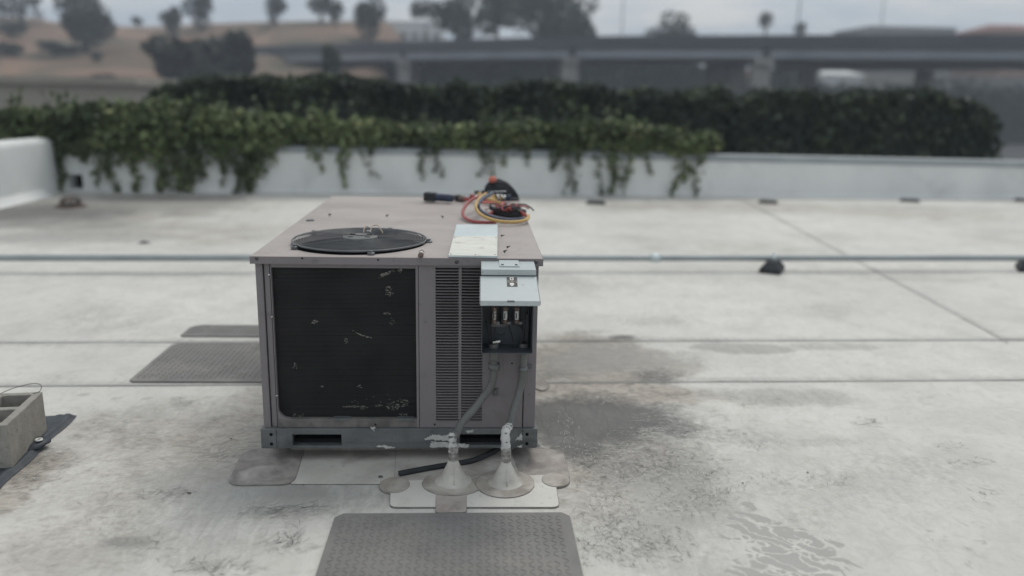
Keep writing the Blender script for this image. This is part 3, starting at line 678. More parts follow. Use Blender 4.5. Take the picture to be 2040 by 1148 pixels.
# shroud, fan, grille
MB().lathe([(FR, H-.028), (FR-.004, H-.10), (FR-.004, H-.22), (.02, H-.22)], (FX, FY, 0), 48).build('fan_shroud', MT['void'], ac, True)
MB().lathe([(0, .10), (.055, .10), (.06, .09), (.06, 0)], (FX, FY, H-.2), 20).build('fan_motor', MT['void'], ac, True)
for k in range(4):
    mb = MB(); v = []
    for i in range(6):
        r = .06+i*.044
        for s_ in (0, 1):
            a = k*math.pi/2+.3+s_*(.9-.02*i); v.append((FX+r*math.cos(a), FY+r*math.sin(a), H-.16+s_*.07))
    mb.add(v, [(i*2, i*2+2, i*2+3, i*2+1) for i in range(5)]).build('fan_blade', MT['void'], ac)
gz = lambda r: H+.016+.006*(1-(r/FR)**2)
gr_ = MB().tube([(FX+FR*1.0*math.cos(a), FY+FR*math.sin(a), H+.014) for a in np.linspace(0, 2*math.pi, 72, endpoint=False)], .0042, 8, closed=True).build('fan_grille', MT['black'], ac, True)
NRG = 17
for k in range(NRG):
    r = .088+(FR-.012-.088)*k/(NRG-1)
    MB().tube([(FX+r*math.cos(a), FY+r*math.sin(a), gz(r)) for a in np.linspace(0, 2*math.pi, 64, endpoint=False)], .0014, 6, closed=True).build('ring', MT['black'], gr_, True)
for k in range(5):
    a = math.radians(90+72*k-20)
    MB().tube([(FX+r*math.cos(a), FY+r*math.sin(a), gz(r)-.0045) for r in np.linspace(.06, FR-.002, 10)]+[(FX+(FR+.012)*math.cos(a), FY+(FR+.012)*math.sin(a), H+.010)], .0028, 6).build('spoke', MT['black'], gr_, True)
    c = (FX+(FR+.012)*math.cos(a), FY+(FR+.012)*math.sin(a), H)
    MB().lathe([(.016,0),(.016,.010),(.009,.013),(.009,.019),(0,.020)], c, 10).build('mounting_clip', MT['black'], gr_)
hub = MB().lathe([(.0,.008),(.070,.008),(.078,.005),(.080,0),(.078,-.004)], (FX, FY, gz(.08)), 36).build('hub_plate', MT['hub'], gr_, True)
for sx_ in (-1, 1):
    for sy_ in (-1, 1):
        c = Vector((FX+sx_*.038, FY+sy_*.036, gz(.08)+.0085))
        MB().obox(c, (.012,0,0), (0,.006,0), (0,0,.0008)).build('slot', MT['hole'], gr_)
MB().tube([(FX-.07+.14*t, FY+.012*math.sin(t*6.28*1.3)+.004, gz(.08)+.0095) for t in np.linspace(0, 1, 18)], .0012, 5).build('scored_line', MT['hole'], gr_)
# holes in the top panel
for x, y, r in ((618,438.5,.020),):
    p = gp(x, y, H+.004); MB().lathe([(0,.0012),(r,.001),(r*1.1,-.004)], p, 14).build('plugged_hole', MT['steel'], ac)

# ------------------------------------------------------------------ disconnect box
YB = -.135
b0, b1 = fp(960,603,YB), fp(1061,705,YB)
bx0, bx1 = b0.x, b1.x; bzb = b1.z; bzt = fp(1000,549,YB).z
db = thing('disconnect_box', ((bx0+bx1)/2, -.06, bzb), 'open grey electrical disconnect box with three fuses inside', 'electrical box')
MB().cells([bx0, bx0+.003, bx1-.003, bx1], [YB, -.012, -.008], [bzb, bzb+.003, bzt-.003, bzt],
   lambda i, j, k: not (i == 1 and j == 0 and k == 1)).build('enclosure', MT['boxin'], db, bevel=.001)
hz1 = fp(1000,529,-.03).z
hd = MB().add([(bx0-.004, YB-.004, bzt+.001), (bx1+.006, YB-.004, bzt+.001), (bx1+.006, -.006, bzt+.001), (bx0-.004, -.006, bzt+.001),
               (bx0-.004, YB-.004, bzt+.026), (bx1+.006, YB-.004, bzt+.026), (bx1+.006, -.006, bzt+.034), (bx0-.004, -.006, bzt+.034)],
              [(0,3,2,1),(4,5,6,7),(0,1,5,4),(1,2,6,5),(2,3,7,6),(3,0,4,7)]).build('hood', MT['lid'], db, bevel=.003)
pm = Vector(((bx0+bx1)/2+.005, -.06, bzt+.0335))
MB().obox(pm, (.041,0,0), (0,.046,.003), (0,0,.0025)).build('hub_cover_plate', MT['lid'], db, bevel=.002)
for s_ in (-1, 1): MB().lathe([(0,.003),(.005,.0025),(.006,0)], pm+Vector((s_*.028, -.03, .001)), 8).build('screw', MT['steel'], db)
# lid: hinged under the hood and propped out towards the front
YL = YB-.205
l0, l1 = fp(957,599,YL), fp(1075,600,YL); hx0, hx1 = bx0-.006, bx1+.006; hz = bzt-.002
LZ = (l0.z+l1.z)/2
lid = MB(); th = Vector((0, -.003, -.006)).normalized()*.003
A, B_, C, D_ = Vector((hx0, YB-.006, hz)), Vector((hx1, YB-.006, hz)), Vector((hx1+.002, YL, LZ)), Vector((hx0-.002, YL, LZ))
lid.add([A, B_, C, D_, A+th, B_+th, C+th, D_+th], [(0,1,2,3),(7,6,5,4),(0,4,5,1),(1,5,6,2),(2,6,7,3),(3,7,4,0)])
lo = lid.build('lid', MT['lid'], db, bevel=.0015)
MB().add([D_+Vector((0,-.003,.0)), C+Vector((0,-.003,0)), C+Vector((0,-.003,-.019)), D_+Vector((0,-.003,-.019)), D_+Vector((0,-.001,0)), C+Vector((0,-.001,0)), C+Vector((0,-.001,-.019)), D_+Vector((0,-.001,-.019))],
         [(0,3,2,1),(4,5,6,7),(0,1,5,4),(2,3,7,6),(1,2,6,5),(3,0,4,7)]).build('lid_lip', MT['lid'], lo)
for P, Q in ((A, D_), (B_, C)):
    s_ = -.0012 if P is A else .0012
    MB().add([P+Vector((s_,0,0)), Q+Vector((s_,0,0)), Q+Vector((s_,0,-.018)), P+Vector((s_,0,-.018)), P+Vector((2*s_,0,0)), Q+Vector((2*s_,0,0)), Q+Vector((2*s_,0,-.018)), P+Vector((2*s_,0,-.018))],
             [(0,1,2,3),(7,6,5,4),(0,4,5,1),(2,6,7,3),(1,5,6,2),(3,7,4,0)]).build('lid_lip', MT['lid'], lo)
MB().obox((D_+C)/2+Vector((.002,-.004,-.001)), (.014,0,0), (0,.0025,0), (0,0,.003)).build('hasp_tab', MT['galv'], lo)
ld = (D_-A); lnrm = ld.cross(B_-A).normalized(); lnrm = lnrm if lnrm.z > 0 else -lnrm
lu = (B_-A).normalized(); lv = ld.normalized(); LLEN = ld.length
def on_lid(u, vv, h): return A+lu*u+lv*vv+lnrm*h
# printed warning sticker: two panels with pictograms
def lq(u0, u1, v0, v1, h, mat, name, par):
    return MB().obox(on_lid((u0+u1)/2, (v0+v1)/2, h), lu*(u1-u0)/2, lv*(v1-v0)/2, lnrm*.0003).build(name, MT[mat], par)
su0, su1 = .104, .145
stk = lq(su0, su1, .010, .090, .0012, 'dk', 'warning_sticker', lo)
for v0, v1, u0, u1 in ((.012,.035,.116,.131),(.062,.078,.115,.132),(.079,.087,.119,.128)): lq(u0, u1, v0, v1, .0018, 'white', 'pictogram', stk)
for v0 in (.038, .043, .048, .053, .058): lq(su0+.002, su1-.002, v0, v0+.0025, .0018, 'paper', 'text_line', stk)
lq(.1205, .1265, .018, .030, .0023, 'dk', 'pictogram', stk)
# fuses and wiring
for k, (x, ya, yb, capm, bodym) in enumerate(((985,609,645,'copper','paper'),(1007,609,645,'brown','white'),(1030,609,645,'brown','white'))):
    a, b = fp(x, ya+3, -.075), fp(x, yb, -.075); L_ = (a.z-b.z); c = Vector((a.x, -.075, b.z))
    blk = MB().obox(c+Vector((0,.030,L_/2)), (.017,0,0), (0,.012,0), (0,0,L_/2+.012)).build('fuse_block', MT['rubber'], db, bevel=.002)
    fu = MB().tube([c+Vector((0,0,L_*.25)), c+Vector((0,0,L_*.78))], .0085, 12).build('fuse', MT[bodym], db, True)
    MB().tube([c, c+Vector((0,0,L_*.25))], .0092, 12).build('fuse_cap', MT[capm], fu, True)
    MB().tube([c+Vector((0,0,L_*.78)), c+Vector((0,0,L_))], .0092, 12).build('fuse_cap', MT[capm], fu, True)
    MB().obox(c+Vector((-.0025,-.0086,L_*.5)), (.0022,0,0), (0,.0008,0), (0,0,.011)).build('fuse_print', MT['dk'], fu)
    MB().obox(c+Vector((0,.012,L_*.12)), (.012,0,0), (0,.008,0), (0,0,.005)).build('fuse_clip', MT['steel'], db)
    MB().obox(c+Vector((0,.012,L_*.88)), (.012,0,0), (0,.008,0), (0,0,.005)).build('fuse_clip', MT['steel'], db)
    MB().obox(c+Vector((.016,.010,.002)), (.007,0,0), (0,.010,0), (0,0,.006)).build('terminal', MT['galv'], db, bevel=.001)
MB().obox(fp(995,647,-.06), (.034,0,0), (0,.012,0), (0,0,.006)).build('terminal_strip', MT['steel'], db)
for pts in (((978,650),(978,665),(984,685),(1000,698),(1020,694),(1038,682),(1042,665),(1040,648)), ((986,648),(988,662),(998,668),(1006,664)), ((1013,648),(1018,664),(1022,680)), ((1033,648),(1043,660),(1041,676),(1030,690)), ((968,640),(974,668),(983,700)), ((1052,610),(1053,650),(1049,700))):
    MB().tube(smooth_path([fp(x, y, random.uniform(-.07, -.05)) for x, y in pts], 6), .0032, 6).build('wire', MT['rubber'], db, True)
p = fp(989, 681, -.06); MB().obox(p, (.016,0,.003), (0,.006,0), (0,0,.005)).build('ground_lug', MT['chrome'], db, bevel=.001)
MB().obox(fp(1050, 652, -.03), (.006,0,0), (0,.012,0), (0,0,.06)).build('inner_bracket', MT['boxin'], db)

# ------------------------------------------------------------------ conduits, boots, drain hose
def boot_thing(cx, cy, top_px, r, label):
    c = gp(cx, cy); zt_ = top_px
    t = thing('pipe_boot', (c.x, c.y, 0), label, 'pipe boot', 'white pipe boots under the disconnect box')
    MB().lathe([(r*1.62,.0075),(r*1.36,.0125),(r*1.12,.022),(r*.97,.038),(r*.80,.055),(r*.52,.085),(r*.36,.106),(r*.33,.110)], (c.x, c.y, 0), 40, .010).build('cone', MT['boot'], t, True)
    MB().lathe([(r*.36,.100),(r*.42,.108),(r*.36,.118),(r*.43,.124),(r*.36,.130),(r*.32,.142)], (c.x, c.y, 0), 18, .07).build('clamp_collar', MT['grimy'], t, True)
    MB().tube([(c.x+.004, c.y-r*1.2, .019), (c.x+.003, c.y-r*.95, .038), (c.x+.002, c.y-r*.52, .086), (c.x, c.y-r*.32, .107)], .0028, 6).build('welded_seam', MT['boot'], t, True)
    return t, c
t1, c1 = boot_thing(903, 962, 0, .050, 'white cone shaped pipe boot sealing the conduit beside the black drain hose')
t2, c2 = boot_thing(1007, 965, 0, .050, 'white cone shaped pipe boot under the straighter conduit by the unit corner')
def conduit(pts, r, n_m, label, fit):
    t = thing('conduit', tuple(pts[-1]), label, 'conduit', 'grey flexible conduits running to the disconnect box')
    path = smooth_path(pts, 9)
    MB().tube(path, r, 14).build('hose', MT['conduit'], t, True)
    for a, b, rr in fit:
        seg = path[a:b+1]; MB().tube(seg, rr, 14).build('fitting', MT['conduit'], t, True)
    low = path[-n_m:]
    rad = [r*(1.0+.18*i/len(low))*(1+.10*math.sin(i*2.1)) for i in range(len(low))]
    mb = MB().tube(low, rad, 14, jit=.10); mb.build('mastic_coat', MT['mastic'], t, True)
    MB().tube([path[-1]+Vector((0,0,.03)), path[-1]+Vector((0,0,.014)), path[-1]-Vector((0,0,.008))], [r*1.0, r*1.22, r*1.1], 12, jit=.1).build('stub', MT['grimy'], t, True)
    return t, path
q1 = [Vector((fp(983,700,-.06).x, -.06, bzb+.02)), fp(984,735,-.055), fp(978,768,-.055), fp(952,805,-.075), fp(921,842,-.13), fp(908,866,-.18), Vector((c1.x-.004, c1.y+.012, .20)), Vector((c1.x, c1.y, .135))]
ct1, pa1 = conduit(q1, .0165, 15, 'grey flexible conduit slanting across the louvres to its boot', ((0,6,.0215),(7,9,.025)))
q2 = [Vector((fp(1043,700,-.05).x, -.05, bzb+.02)), fp(1042,735,-.045), fp(1036,775,-.05), fp(1024,815,-.085), fp(1014,850,-.14), Vector((c2.x-.002, c2.y+.03, .22)), Vector((c2.x, c2.y, .135))]
ct2, pa2 = conduit(q2, .0165, 20, 'grey conduit dropping straight from the disconnect box with white mastic', ((0,4,.021),))
ip = pa2[9]
MB().tube([ip+Vector((0,0,.010)), ip+Vector((0,0,-.010))], .0195, 14).build('strap', MT['galv'], ct2, True)
MB().obox(ip+Vector((.028,.028,0)), (.012,0,0), (0,.004,0), (0,0,.010)).build('strap', MT['galv'], ct2, bevel=.001)
# cured mastic lumps where paint ran down
dh = smooth_path([gp(795,944,.014), gp(842,935,.014), gp(895,926,.014), gp(940,918,.014), gp(975,904,.015), gp(1000,888,.016), gp(1015,872,.02), Vector((.47, .12, .03))], 8)
tag(MB().tube(dh, .0125, 12).build('drain_hose', MT['rubber'], None, True), 'black rubber drain hose curling out from under the unit', 'hose')

# ------------------------------------------------------------------ long pipe on supports
PA, PB = Vector((-7.5, 3.50, .135)), Vector((14, 4.48, .135))
pipe = thing('roof_pipe', (0, 3.8, 0), 'long galvanised pipe running across the roof behind the air conditioner', 'pipe')
MB().tube([PA.lerp(PB, t) for t in np.linspace(0, 1, 24)], .0285, 14).build('pipe_run', MT['pipe'], pipe, True)
pd = (PB-PA).normalized()
def pipe_at_px(px):
    best = min(np.linspace(0, 1, 4000), key=lambda t: abs(proj_x(PA.lerp(PB, t))-px)); return PA.lerp(PB, best)
def proj_x(P):
    v = np.array(P)-CAM; z = v@CF; return 1020+F_PX*(v@CR)/z if z > .1 else -1e6
cpt = pipe_at_px(1305)
MB().tube([cpt-pd*.045, cpt-pd*.043, cpt+pd*.043, cpt+pd*.045], [.031,.039,.039,.031], 14).build('coupling', MT['bright'], pipe, True)
def support(P, rot, label, h=.105, L0=.15, L1=.10, W0=.095, W1=.045, clamp=True, z0=.012):
    t = thing('pipe_support', (P.x, P.y, z0), label, 'pipe support', 'black rubber pipe supports')
    def ring(z, l, w): return [(-l,-w,z),(l,-w,z),(l,w,z),(-l,w,z)]
    v = ring(0, L0, W0)+ring(h*.35, L0, W0)+ring(h*.92, L1, W1)+ring(h, L1*.97, W1*.9)
    f = [(3,2,1,0),(12,13,14,15)]
    for a in range(3): f += [(a*4+i, a*4+(i+1) % 4, a*4+4+(i+1) % 4, a*4+4+i) for i in range(4)]
    mm = Matrix.Translation((P.x, P.y, z0)) @ Matrix.Rotation(rot, 4, 'Z')
    MB().add(v, f).xform(mm).build('block', MT['rubber'], t, bevel=.006)
    if clamp:
        MB().box(-.022, .022, -L1*.5, L1*.5, h, h+.008).xform(mm).build('strut', MT['pipe'], t)
        MB().tube([P+pd*s_ for s_ in (-.012, .012)], .031, 14).build('clamp', MT['bright'], t, True)
        MB().tube([P+Vector((0,0,.02)), P+Vector((0,0,.055))], .008, 8).build('clamp_bolt', MT['bright'], t, True)
    return t
support(pipe_at_px(1540), math.radians(62), 'black rubber block carrying the pipe, its sloping end facing the open roof')
support(pipe_at_px(2052), math.radians(62), 'black rubber block carrying the pipe further along, past the long roof seam')
support(pipe_at_px(-560), math.radians(62), 'black rubber block carrying the pipe near the left parapet')
for i, (px, py) in enumerate(((1187,406),(1530,405),(1812,402),(2040,401))):
    P = gp(px, py, .018)
    o = support(P, math.radians(-12), 'low black rubber block lying loose at the foot of the back parapet', .05, .14, .12, .06, .045, False, .014)
    o['group'] = 'loose rubber blocks along the back parapet'
    if i == 0: o['label'] = 'low black rubber block lying at the parapet foot below the dangling ivy'
    else: o['label'] = 'low black rubber block lying at the foot of the bare parapet'

# ------------------------------------------------------------------ roof drain, debris
dc = gp(141, 412, .012)
dr = thing('roof_drain', (dc.x, dc.y, .01), 'rusty domed roof drain strainer near the rounded parapet corner', 'roof drain')
MB().lathe([(.19,.0),(.18,.022),(.13,.028)], (dc.x, dc.y, .012), 24).build('flange', MT['rust'], dr, True)
for k in range(10):
    a = k*math.pi/5
    MB().tube([(dc.x+.125*math.cos(a)*s_, dc.y+.125*math.sin(a)*s_, .03+z_) for s_, z_ in ((1,0),(.97,.05),(.8,.085),(.45,.10))], .011, 6).build('rib', MT['rust'], dr)
MB().lathe([(0,.018),(.06,.012),(.065,0)], (dc.x, dc.y, .12), 16).build('dome_cap', MT['rust'], dr, True)
MB().lathe([(0,.0),(.11,.004)], (dc.x, dc.y, .03), 16).build('drain_well', MT['hole'], dr)
def chip(px, py, r, z, label, mat='rubber', n=7):
    p = gp(px, py, z); ring = [(p.x+r*random.uniform(.6, 1.2)*math.cos(a)*1.5, p.y+r*random.uniform(.6, 1.1)*math.sin(a), z) for a in np.linspace(0, 6.283, n, endpoint=False)]
    mb = MB().add(ring+[(p.x, p.y, z+r*.5)], [(i, (i+1) % n, n) for i in range(n)]+[tuple(range(n))[::-1]])
    return tag(mb.build('debris_chip', MT[mat]), label, 'debris')
chip(287,484,.045,.013,'dark scrap lying on the pale roof left of the pipe and unit')
chip(377,982,.007,.002,'small dark twig chip on the roof left of the brown patch','bark')
chip(460,874,.004,.002,'tiny dark chip on the roof beside the left base rail corner')
chip(1609,941,.005,.002,'tiny dark pebble alone on the clean roof above the drying puddle')
chip(1480,962,.004,.002,'tiny dark pebble on the scuffed roof above the drying puddle')
o = chip(758,949,.009,.010,'dark nut lying on the pale patch by the hose end','steel')
chip(604,966,.005,.012,'tiny dark bead on the edge of the brown patch')

# ------------------------------------------------------------------ concrete block, liner, wire
A0 = Vector((-1.607, -.096, .014)); A1 = Vector((-1.656, .293, .014)); ud = (A1-A0).normalized(); bl = thing('concrete_block', tuple(A0), 'grey hollow concrete block standing on the black liner', 'concrete block')
mm = Matrix.Translation(A0) @ Matrix.Rotation(math.atan2(ud.y, ud.x)-math.pi/2, 4, 'Z')
MB().cells([-.192, -.158, -.034, 0], [0, .034, .178, .212, .356, .39], [0, .195], lambda i, j, k: not (i == 1 and j in (1, 3))).xform(mm).build('block_body', MT['cmu'], bl, bevel=.004)
MB().box(-.157, -.035, .035, .355, .0, .004).xform(mm).build('core_floor', MT['tarp'], bl)
wl = smooth_path([mm @ Vector(p) for p in ((-.17,.37,.200),(-.12,.40,.215),(-.05,.42,.225),(-.008,.40,.222),(-.006,.375,.203),(-.03,.36,.199))], 8)
tag(MB().tube(wl, .0016, 6).build('wire_loop', MT['steel'], None, True), 'thin bent wire loop lying on top of the concrete block', 'wire')
# folded liner under the block: sheet with a rolled outer edge
E0, E1 = gp(153,826,.008), gp(-60,1030,.008); ed = (E1-E0).normalized(); en = Vector((ed.y, -ed.x, 0)); en = en if en.x < 0 else -en
tl = thing('folded_liner', ((E0.x+E1.x)/2-.2, (E0.y+E1.y)/2, 0), 'folded black rubber liner with a white grommet under the concrete block', 'liner')
v = []; f = []; ns_, nt_ = 70, 30; LL = (E1-E0).length
for i in range(ns_+1):
    s_ = i/ns_*LL
    for j in range(nt_+1):
        tt = (j/nt_)**1.6*.46
        edge = math.sin(min(tt/.05, 1)*math.pi/2)
        roll_ = .012*math.exp(-((tt-.028)/.016)**2)+.006*math.exp(-((tt-.075)/.012)**2)
        wr = (float(fbm(np.array(s_*9.), np.array(tt*22.), 3))-.5)*.016*min(1, tt/.03)
        endf = min(1, max(0, s_/.03+.25))
        h = .003+(.012*edge+roll_+wr)*endf
        h = max(.002, h) if tt > .13 else max(.002, h)
        if tt > .13: h = min(h, .012)
        sk = .04*math.exp(-s_/.05)*tt/.46
        P = E0+ed*(s_+tt*.10)+en*(tt-.006*math.sin(s_*16))+Vector((0, sk, 0))
        v.append((P.x, P.y, h))
for i in range(ns_):
    for j in range(nt_): f.append((i*(nt_+1)+j, i*(nt_+1)+j+1, (i+1)*(nt_+1)+j+1, (i+1)*(nt_+1)+j))
MB().add(v, f).build('liner_sheet', MT['tarp'], tl, True)
gpos = gp(78, 880, .034)
tabp = [gpos+Vector(q) for q in ((-.030,.045,.004),(.030,.05,.006),(.045,.01,.0),(.02,-.035,-.006),(-.032,-.085,-.012),(-.045,-.075,-.004))]
cc = sum(tabp, Vector())/6
MB().add(tabp+[cc+Vector((0,0,.004))]+[p-Vector((0,0,.008)) for p in tabp], [(i, (i+1) % 6, 6) for i in range(6)]+[(i, 7+i, 7+(i+1) % 6, (i+1) % 6) for i in range(6)]).build('corner_tab', MT['tarp'], tl, True)
MB().lathe([(.0070,.001),(.0070,.004),(.0105,.006),(.0150,.005),(.0165,.0)], gpos+Vector((0,0,.008)), 24).xform(Matrix.Identity(4)).build('grommet', MT['white'], tl, True)
MB().lathe([(0,.0015),(.0072,.002)], gpos+Vector((0,0,.008)), 16).build('grommet_hole', MT['hole'], tl)

# ------------------------------------------------------------------ things lying on the unit
ZT = H+.004
p0, p1, p2, p3 = gp(894,512,ZT), gp(990,513.5,ZT), gp(991,450,ZT), gp(910,450,ZT)
cp = thing('cover_plate', tuple((p0+p2)/2), 'long dusty galvanised access cover lying on the unit top beside the fan', 'cover plate')
def quad_slab(P, h, name, mat, par, up=0):
    P = [Vector(q)+Vector((0,0,up)) for q in P]; u = Vector((0,0,h))
    return MB().add(P+[q+u for q in P], [(3,2,1,0),(4,5,6,7)]+[(i, (i+1) % 4, 4+(i+1) % 4, 4+i) for i in range(4)]).build(name, MT[mat], par, bevel=.001)
k = .57
q2_, q3_ = p1.lerp(p2, k), p0.lerp(p3, k)
quad_slab([p0, p1, q2_, q3_], .0035, 'dusty_part', 'plate', cp, .004)
quad_slab([q3_+Vector((.001,.001,0)), q2_+Vector((0,.001,0)), p2, p3], .0035, 'clean_part', 'bright', cp, .004)
for a, b in ((p0, p3), (p1, p2), (p0, p1)):
    d = (b-a).normalized(); MB().obox((a+b)/2+Vector((0,0,.003)), d*(b-a).length/2, d.cross(Vector((0,0,1)))*.0012, (0,0,.0042)).build('flange', MT['bright'], cp)
for u_, w_ in ((.04,.02),(.96,.02),(.03,.5),(.97,.5),(.55,.01)):
    q = p0.lerp(p1, u_).lerp(p3.lerp(p2, u_), w_)+Vector((0,.006,.0078)); MB().lathe([(0,.0006),(.0035,.0005),(.0036,-.001)], q, 8).build('screw_hole', MT['hole'], cp)
fz = gp(838, 509, ZT+.011)
fu = thing('loose_fuse', tuple(fz), 'loose brown cartridge fuse lying on the unit top by the fan', 'fuse')
MB().tube([fz, fz+Vector((.0,.018,0))], .0112, 14).build('end_cap', MT['brown'], fu, True)
MB().tube([fz+Vector((0,.018,0)), fz+Vector((0,.048,0))], .0102, 14).build('barrel', MT['white'], fu, True)
MB().tube([fz+Vector((0,.048,0)), fz+Vector((0,.066,0))], .0112, 14).build('end_cap', MT['brown'], fu, True)
SL = {(998,470):'loose hex screw beside the clean end of the cover plate', (1010,493):'loose tilted screw lying right of the dusty cover plate', (1004,502):'loose screw by the front edge right of the cover plate',
      (883,433):'loose screw between the fan and the red hose', (967,418):'loose screw lying inside the yellow hose loop', (655.5,428):'loose screw on the unit top behind the plugged hole', (769.5,430.5):'loose screw on the unit top straight behind the fan'}
for (x, y), lb in SL.items():
    q = gp(x, y, ZT+.006); d = Vector((random.uniform(-1, 1), random.uniform(-.6, .6), .25)).normalized()
    s_ = thing('loose_screw', tuple(q-Vector((0,0,.006))), lb, 'screw')
    MB().tube([q, q+d*.005], .006, 6).build('head', MT['steel'], s_); MB().tube([q+d*.005, q+d*.014, q+d*.018], [.003,.0025,.0005], 6).build('shank', MT['steel'], s_)
for pts, m_, lb in ((((724,460),(727,452),(735,450)), 'tan', 'thin tan wire scrap on the back of the fan grille'), (((738,459),(741,451),(752,449),(757,455),(763,461)), 'tan', 'bent tan wire end lying over the fan grille by its hub'), (((731,457),(735,460),(739,459)), 'white', 'short white wire end on the back of the fan grille')):
    q = [gp(x, y, H+.045+random.uniform(0, .006)) for x, y in pts]; q[0].z -= .008; q[-1].z -= .008
    tag(MB().tube(smooth_path(q, 5), .0022, 6).build('wire_scrap', MT[m_], None, True), lb, 'wire')
# thick black and blue hand tool
a, b = gp(846,401,ZT), gp(902,404,ZT); a.z += .03; b.z += .027; d = (b-a)
ht = thing('hand_tool', tuple((a+b)/2-Vector((0,0,.03))), 'short thick hand tool with black head and ribbed blue grip', 'tool')
MB().obox(a.lerp(b, .21), d*.21, d.normalized().cross(Vector((0,0,1)))*.028, (0,0,.027)).build('head', MT['rubber'], ht, bevel=.007)
pt = [a.lerp(b, .40+.6*i/24) for i in range(25)]
MB().tube(pt, [.0235+.0016*math.sin(i*1.9) for i in range(24)]+[.019], 16).build('grip', MT['blueg'], ht, True)
# screwdriver
a, b = gp(886,389.5,ZT+.016), gp(926,397,ZT+.016); d = b-a
sc_ = thing('screwdriver', tuple(a.lerp(b,.5)-Vector((0,0,.016))), 'brown and black handled screwdriver lying behind the blue gripped tool', 'screwdriver')
MB().tube([a, a.lerp(b,.45)], .0065, 8).build('shaft', MT['rubber'], sc_, True)
MB().tube([a.lerp(b, t) for t in (.42,.47,.55,.7,.85,.95,1)], [.010,.017,.015,.020,.021,.018,.008], 12).build('handle', MT['brown'], sc_, True)
MB().tube([a.lerp(b, t) for t in (.60,.72,.80)], [.0195,.0222,.0222], 12).build('grip_band', MT['rubber'], sc_, True)
# pouch
bc = gp(998, 398, ZT); 
po = thing('tool_pouch', tuple(bc), 'slumped black nylon tool pouch with an orange tab at the back edge', 'tool pouch')
v = []; f = []; nu, nv = 22, 10
for i in range(nv+1):
    t = i/nv
    for j in range(nu):
        a = 2*math.pi*j/nu; r = (1-t**2.6)**.5
        rr = .112*(1+.06*math.sin(3*a+t*4))*r+.004; x = rr*math.cos(a)+(-.012*t); y = .075*r*math.sin(a)+.02*t; z = .125*t*(1+.03*math.sin(5*a))
        z -= .03*max(0, math.cos(a))*t*(1-t)*3
        v.append((bc.x+x, bc.y+y+.05, bc.z-.003+z))
    for j in range(nu):
        if i < nv: f.append((i*nu+j, i*nu+(j+1) % nu, (i+1)*nu+(j+1) % nu, (i+1)*nu+j))
f.append(tuple(nv*nu+j for j in range(nu)))
MB().add(v, f).build('pouch_body', MT['nylon'], po, True)
MB().tube(smooth_path([bc+Vector(q) for q in ((-.06,.02,.09),(-.03,-.03,.11),(.03,-.03,.10),(.08,.0,.05),(.108,.03,.01))], 6), .006, 8).build('piping', MT['nylon'], po, True)
MB().tube(smooth_path([bc+Vector(q) for q in ((-.115,.0,.004),(-.05,-.036,.008),(.05,-.036,.008),(.112,-.004,.004))], 6), .010, 8).build('base_welt', MT['rubber'], po, True)
MB().tube(smooth_path([bc+Vector(q) for q in ((-.085,.0,.048),(-.03,-.045,.056),(.03,-.045,.058))], 6), .004, 8).build('zip', MT['chrome'], po, True)
oc = gp(981, 368, ZT+.01); oc = bc+Vector((-.055,.04,.108))
MB().lathe([(.0,.036),(.020,.032),(.026,.016),(.024,0),(.0,-.01)], oc, 14).build('orange_tab', MT['orange'], po, True)
MB().tube(smooth_path([bc+Vector(q) for q in ((-.12,.02,.05),(-.10,-.02,.03),(-.09,-.03,.004))], 5), .009, 8).build('strap', MT['nylon'], po, True)
# gauge manifold with three hoses
mc = gp(977, 393, ZT+.03)
gm = thing('gauge_manifold', (mc.x, mc.y, ZT), 'brass and chrome gauge manifold with looped red, yellow and slate blue hoses', 'manifold')
MB().obox(mc, (.075,.0,0), (0,.014,0), (0,0,.016)).build('manifold_bar', MT['brass'], gm, bevel=.004)
for s_, m_ in ((-1,'redd'),(1,'blueg')):
    MB().tube([mc+Vector((s_*.075,0,0)), mc+Vector((s_*.10,0,0))], .011, 10).build('valve_stem', MT['chrome'], gm, True)
    MB().tube([mc+Vector((s_*.10,0,0)), mc+Vector((s_*.128,0,0))], .019, 10, jit=.06).build('valve_knob', MT[m_], gm, True)
for k, x in enumerate((-.045, 0, .045)):
    MB().tube([mc+Vector((x,-.012,0)), mc+Vector((x+.004,-.045,-.004))], .009, 8).build('hose_fitting', MT['chrome'], gm, True)
for x in (.03, .055):
    MB().tube([mc+Vector((x,-.03,.015)), mc+Vector((x+.012,-.05,.022)), mc+Vector((x+.022,-.07,.004))], .0055, 8).build('hook', MT['chrome'], gm, True)
def hose(px, r, m_, zz):
    pts = [gp(x, y, ZT+r+z_) for (x, y), z_ in zip(px, zz)]
    return MB().tube(smooth_path(pts, 10), r, 10).build('hose', MT[m_], gm, True)
hose([(962,390),(944,396),(929,408),(922,423),(926,434),(942,441),(963,443.5),(988,443)], .0088, 'red', [.06,.07,.05,.02,.004,0,0,0])
hose([(968,386),(955,396),(948,410),(952,422),(965,432),(985,439),(1010,442.5),(1035,441.5),(1050,437),(1053,430)], .0088, 'yellow', [.09,.09,.07,.045,.03,.015,.008,.008,.012,.02])
hose([(980,386),(963,395),(953,408),(956,418),(970,428),(992,435),(1018,438),(1044,436)], .0095, 'blue', [.085,.09,.07,.045,.03,.014,.006,.012])
hose([(960,404),(975,403),(990,407),(1003,406)], .0075, 'orange', [.012,.014,.016,.02])
hose([(952,398),(972,399),(990,403),(1004,405)], .0075, 'red', [.012,.016,.02,.03])
hose([(972,397),(985,400),(998,405)], .007, 'yellow', [.024,.028,.03])
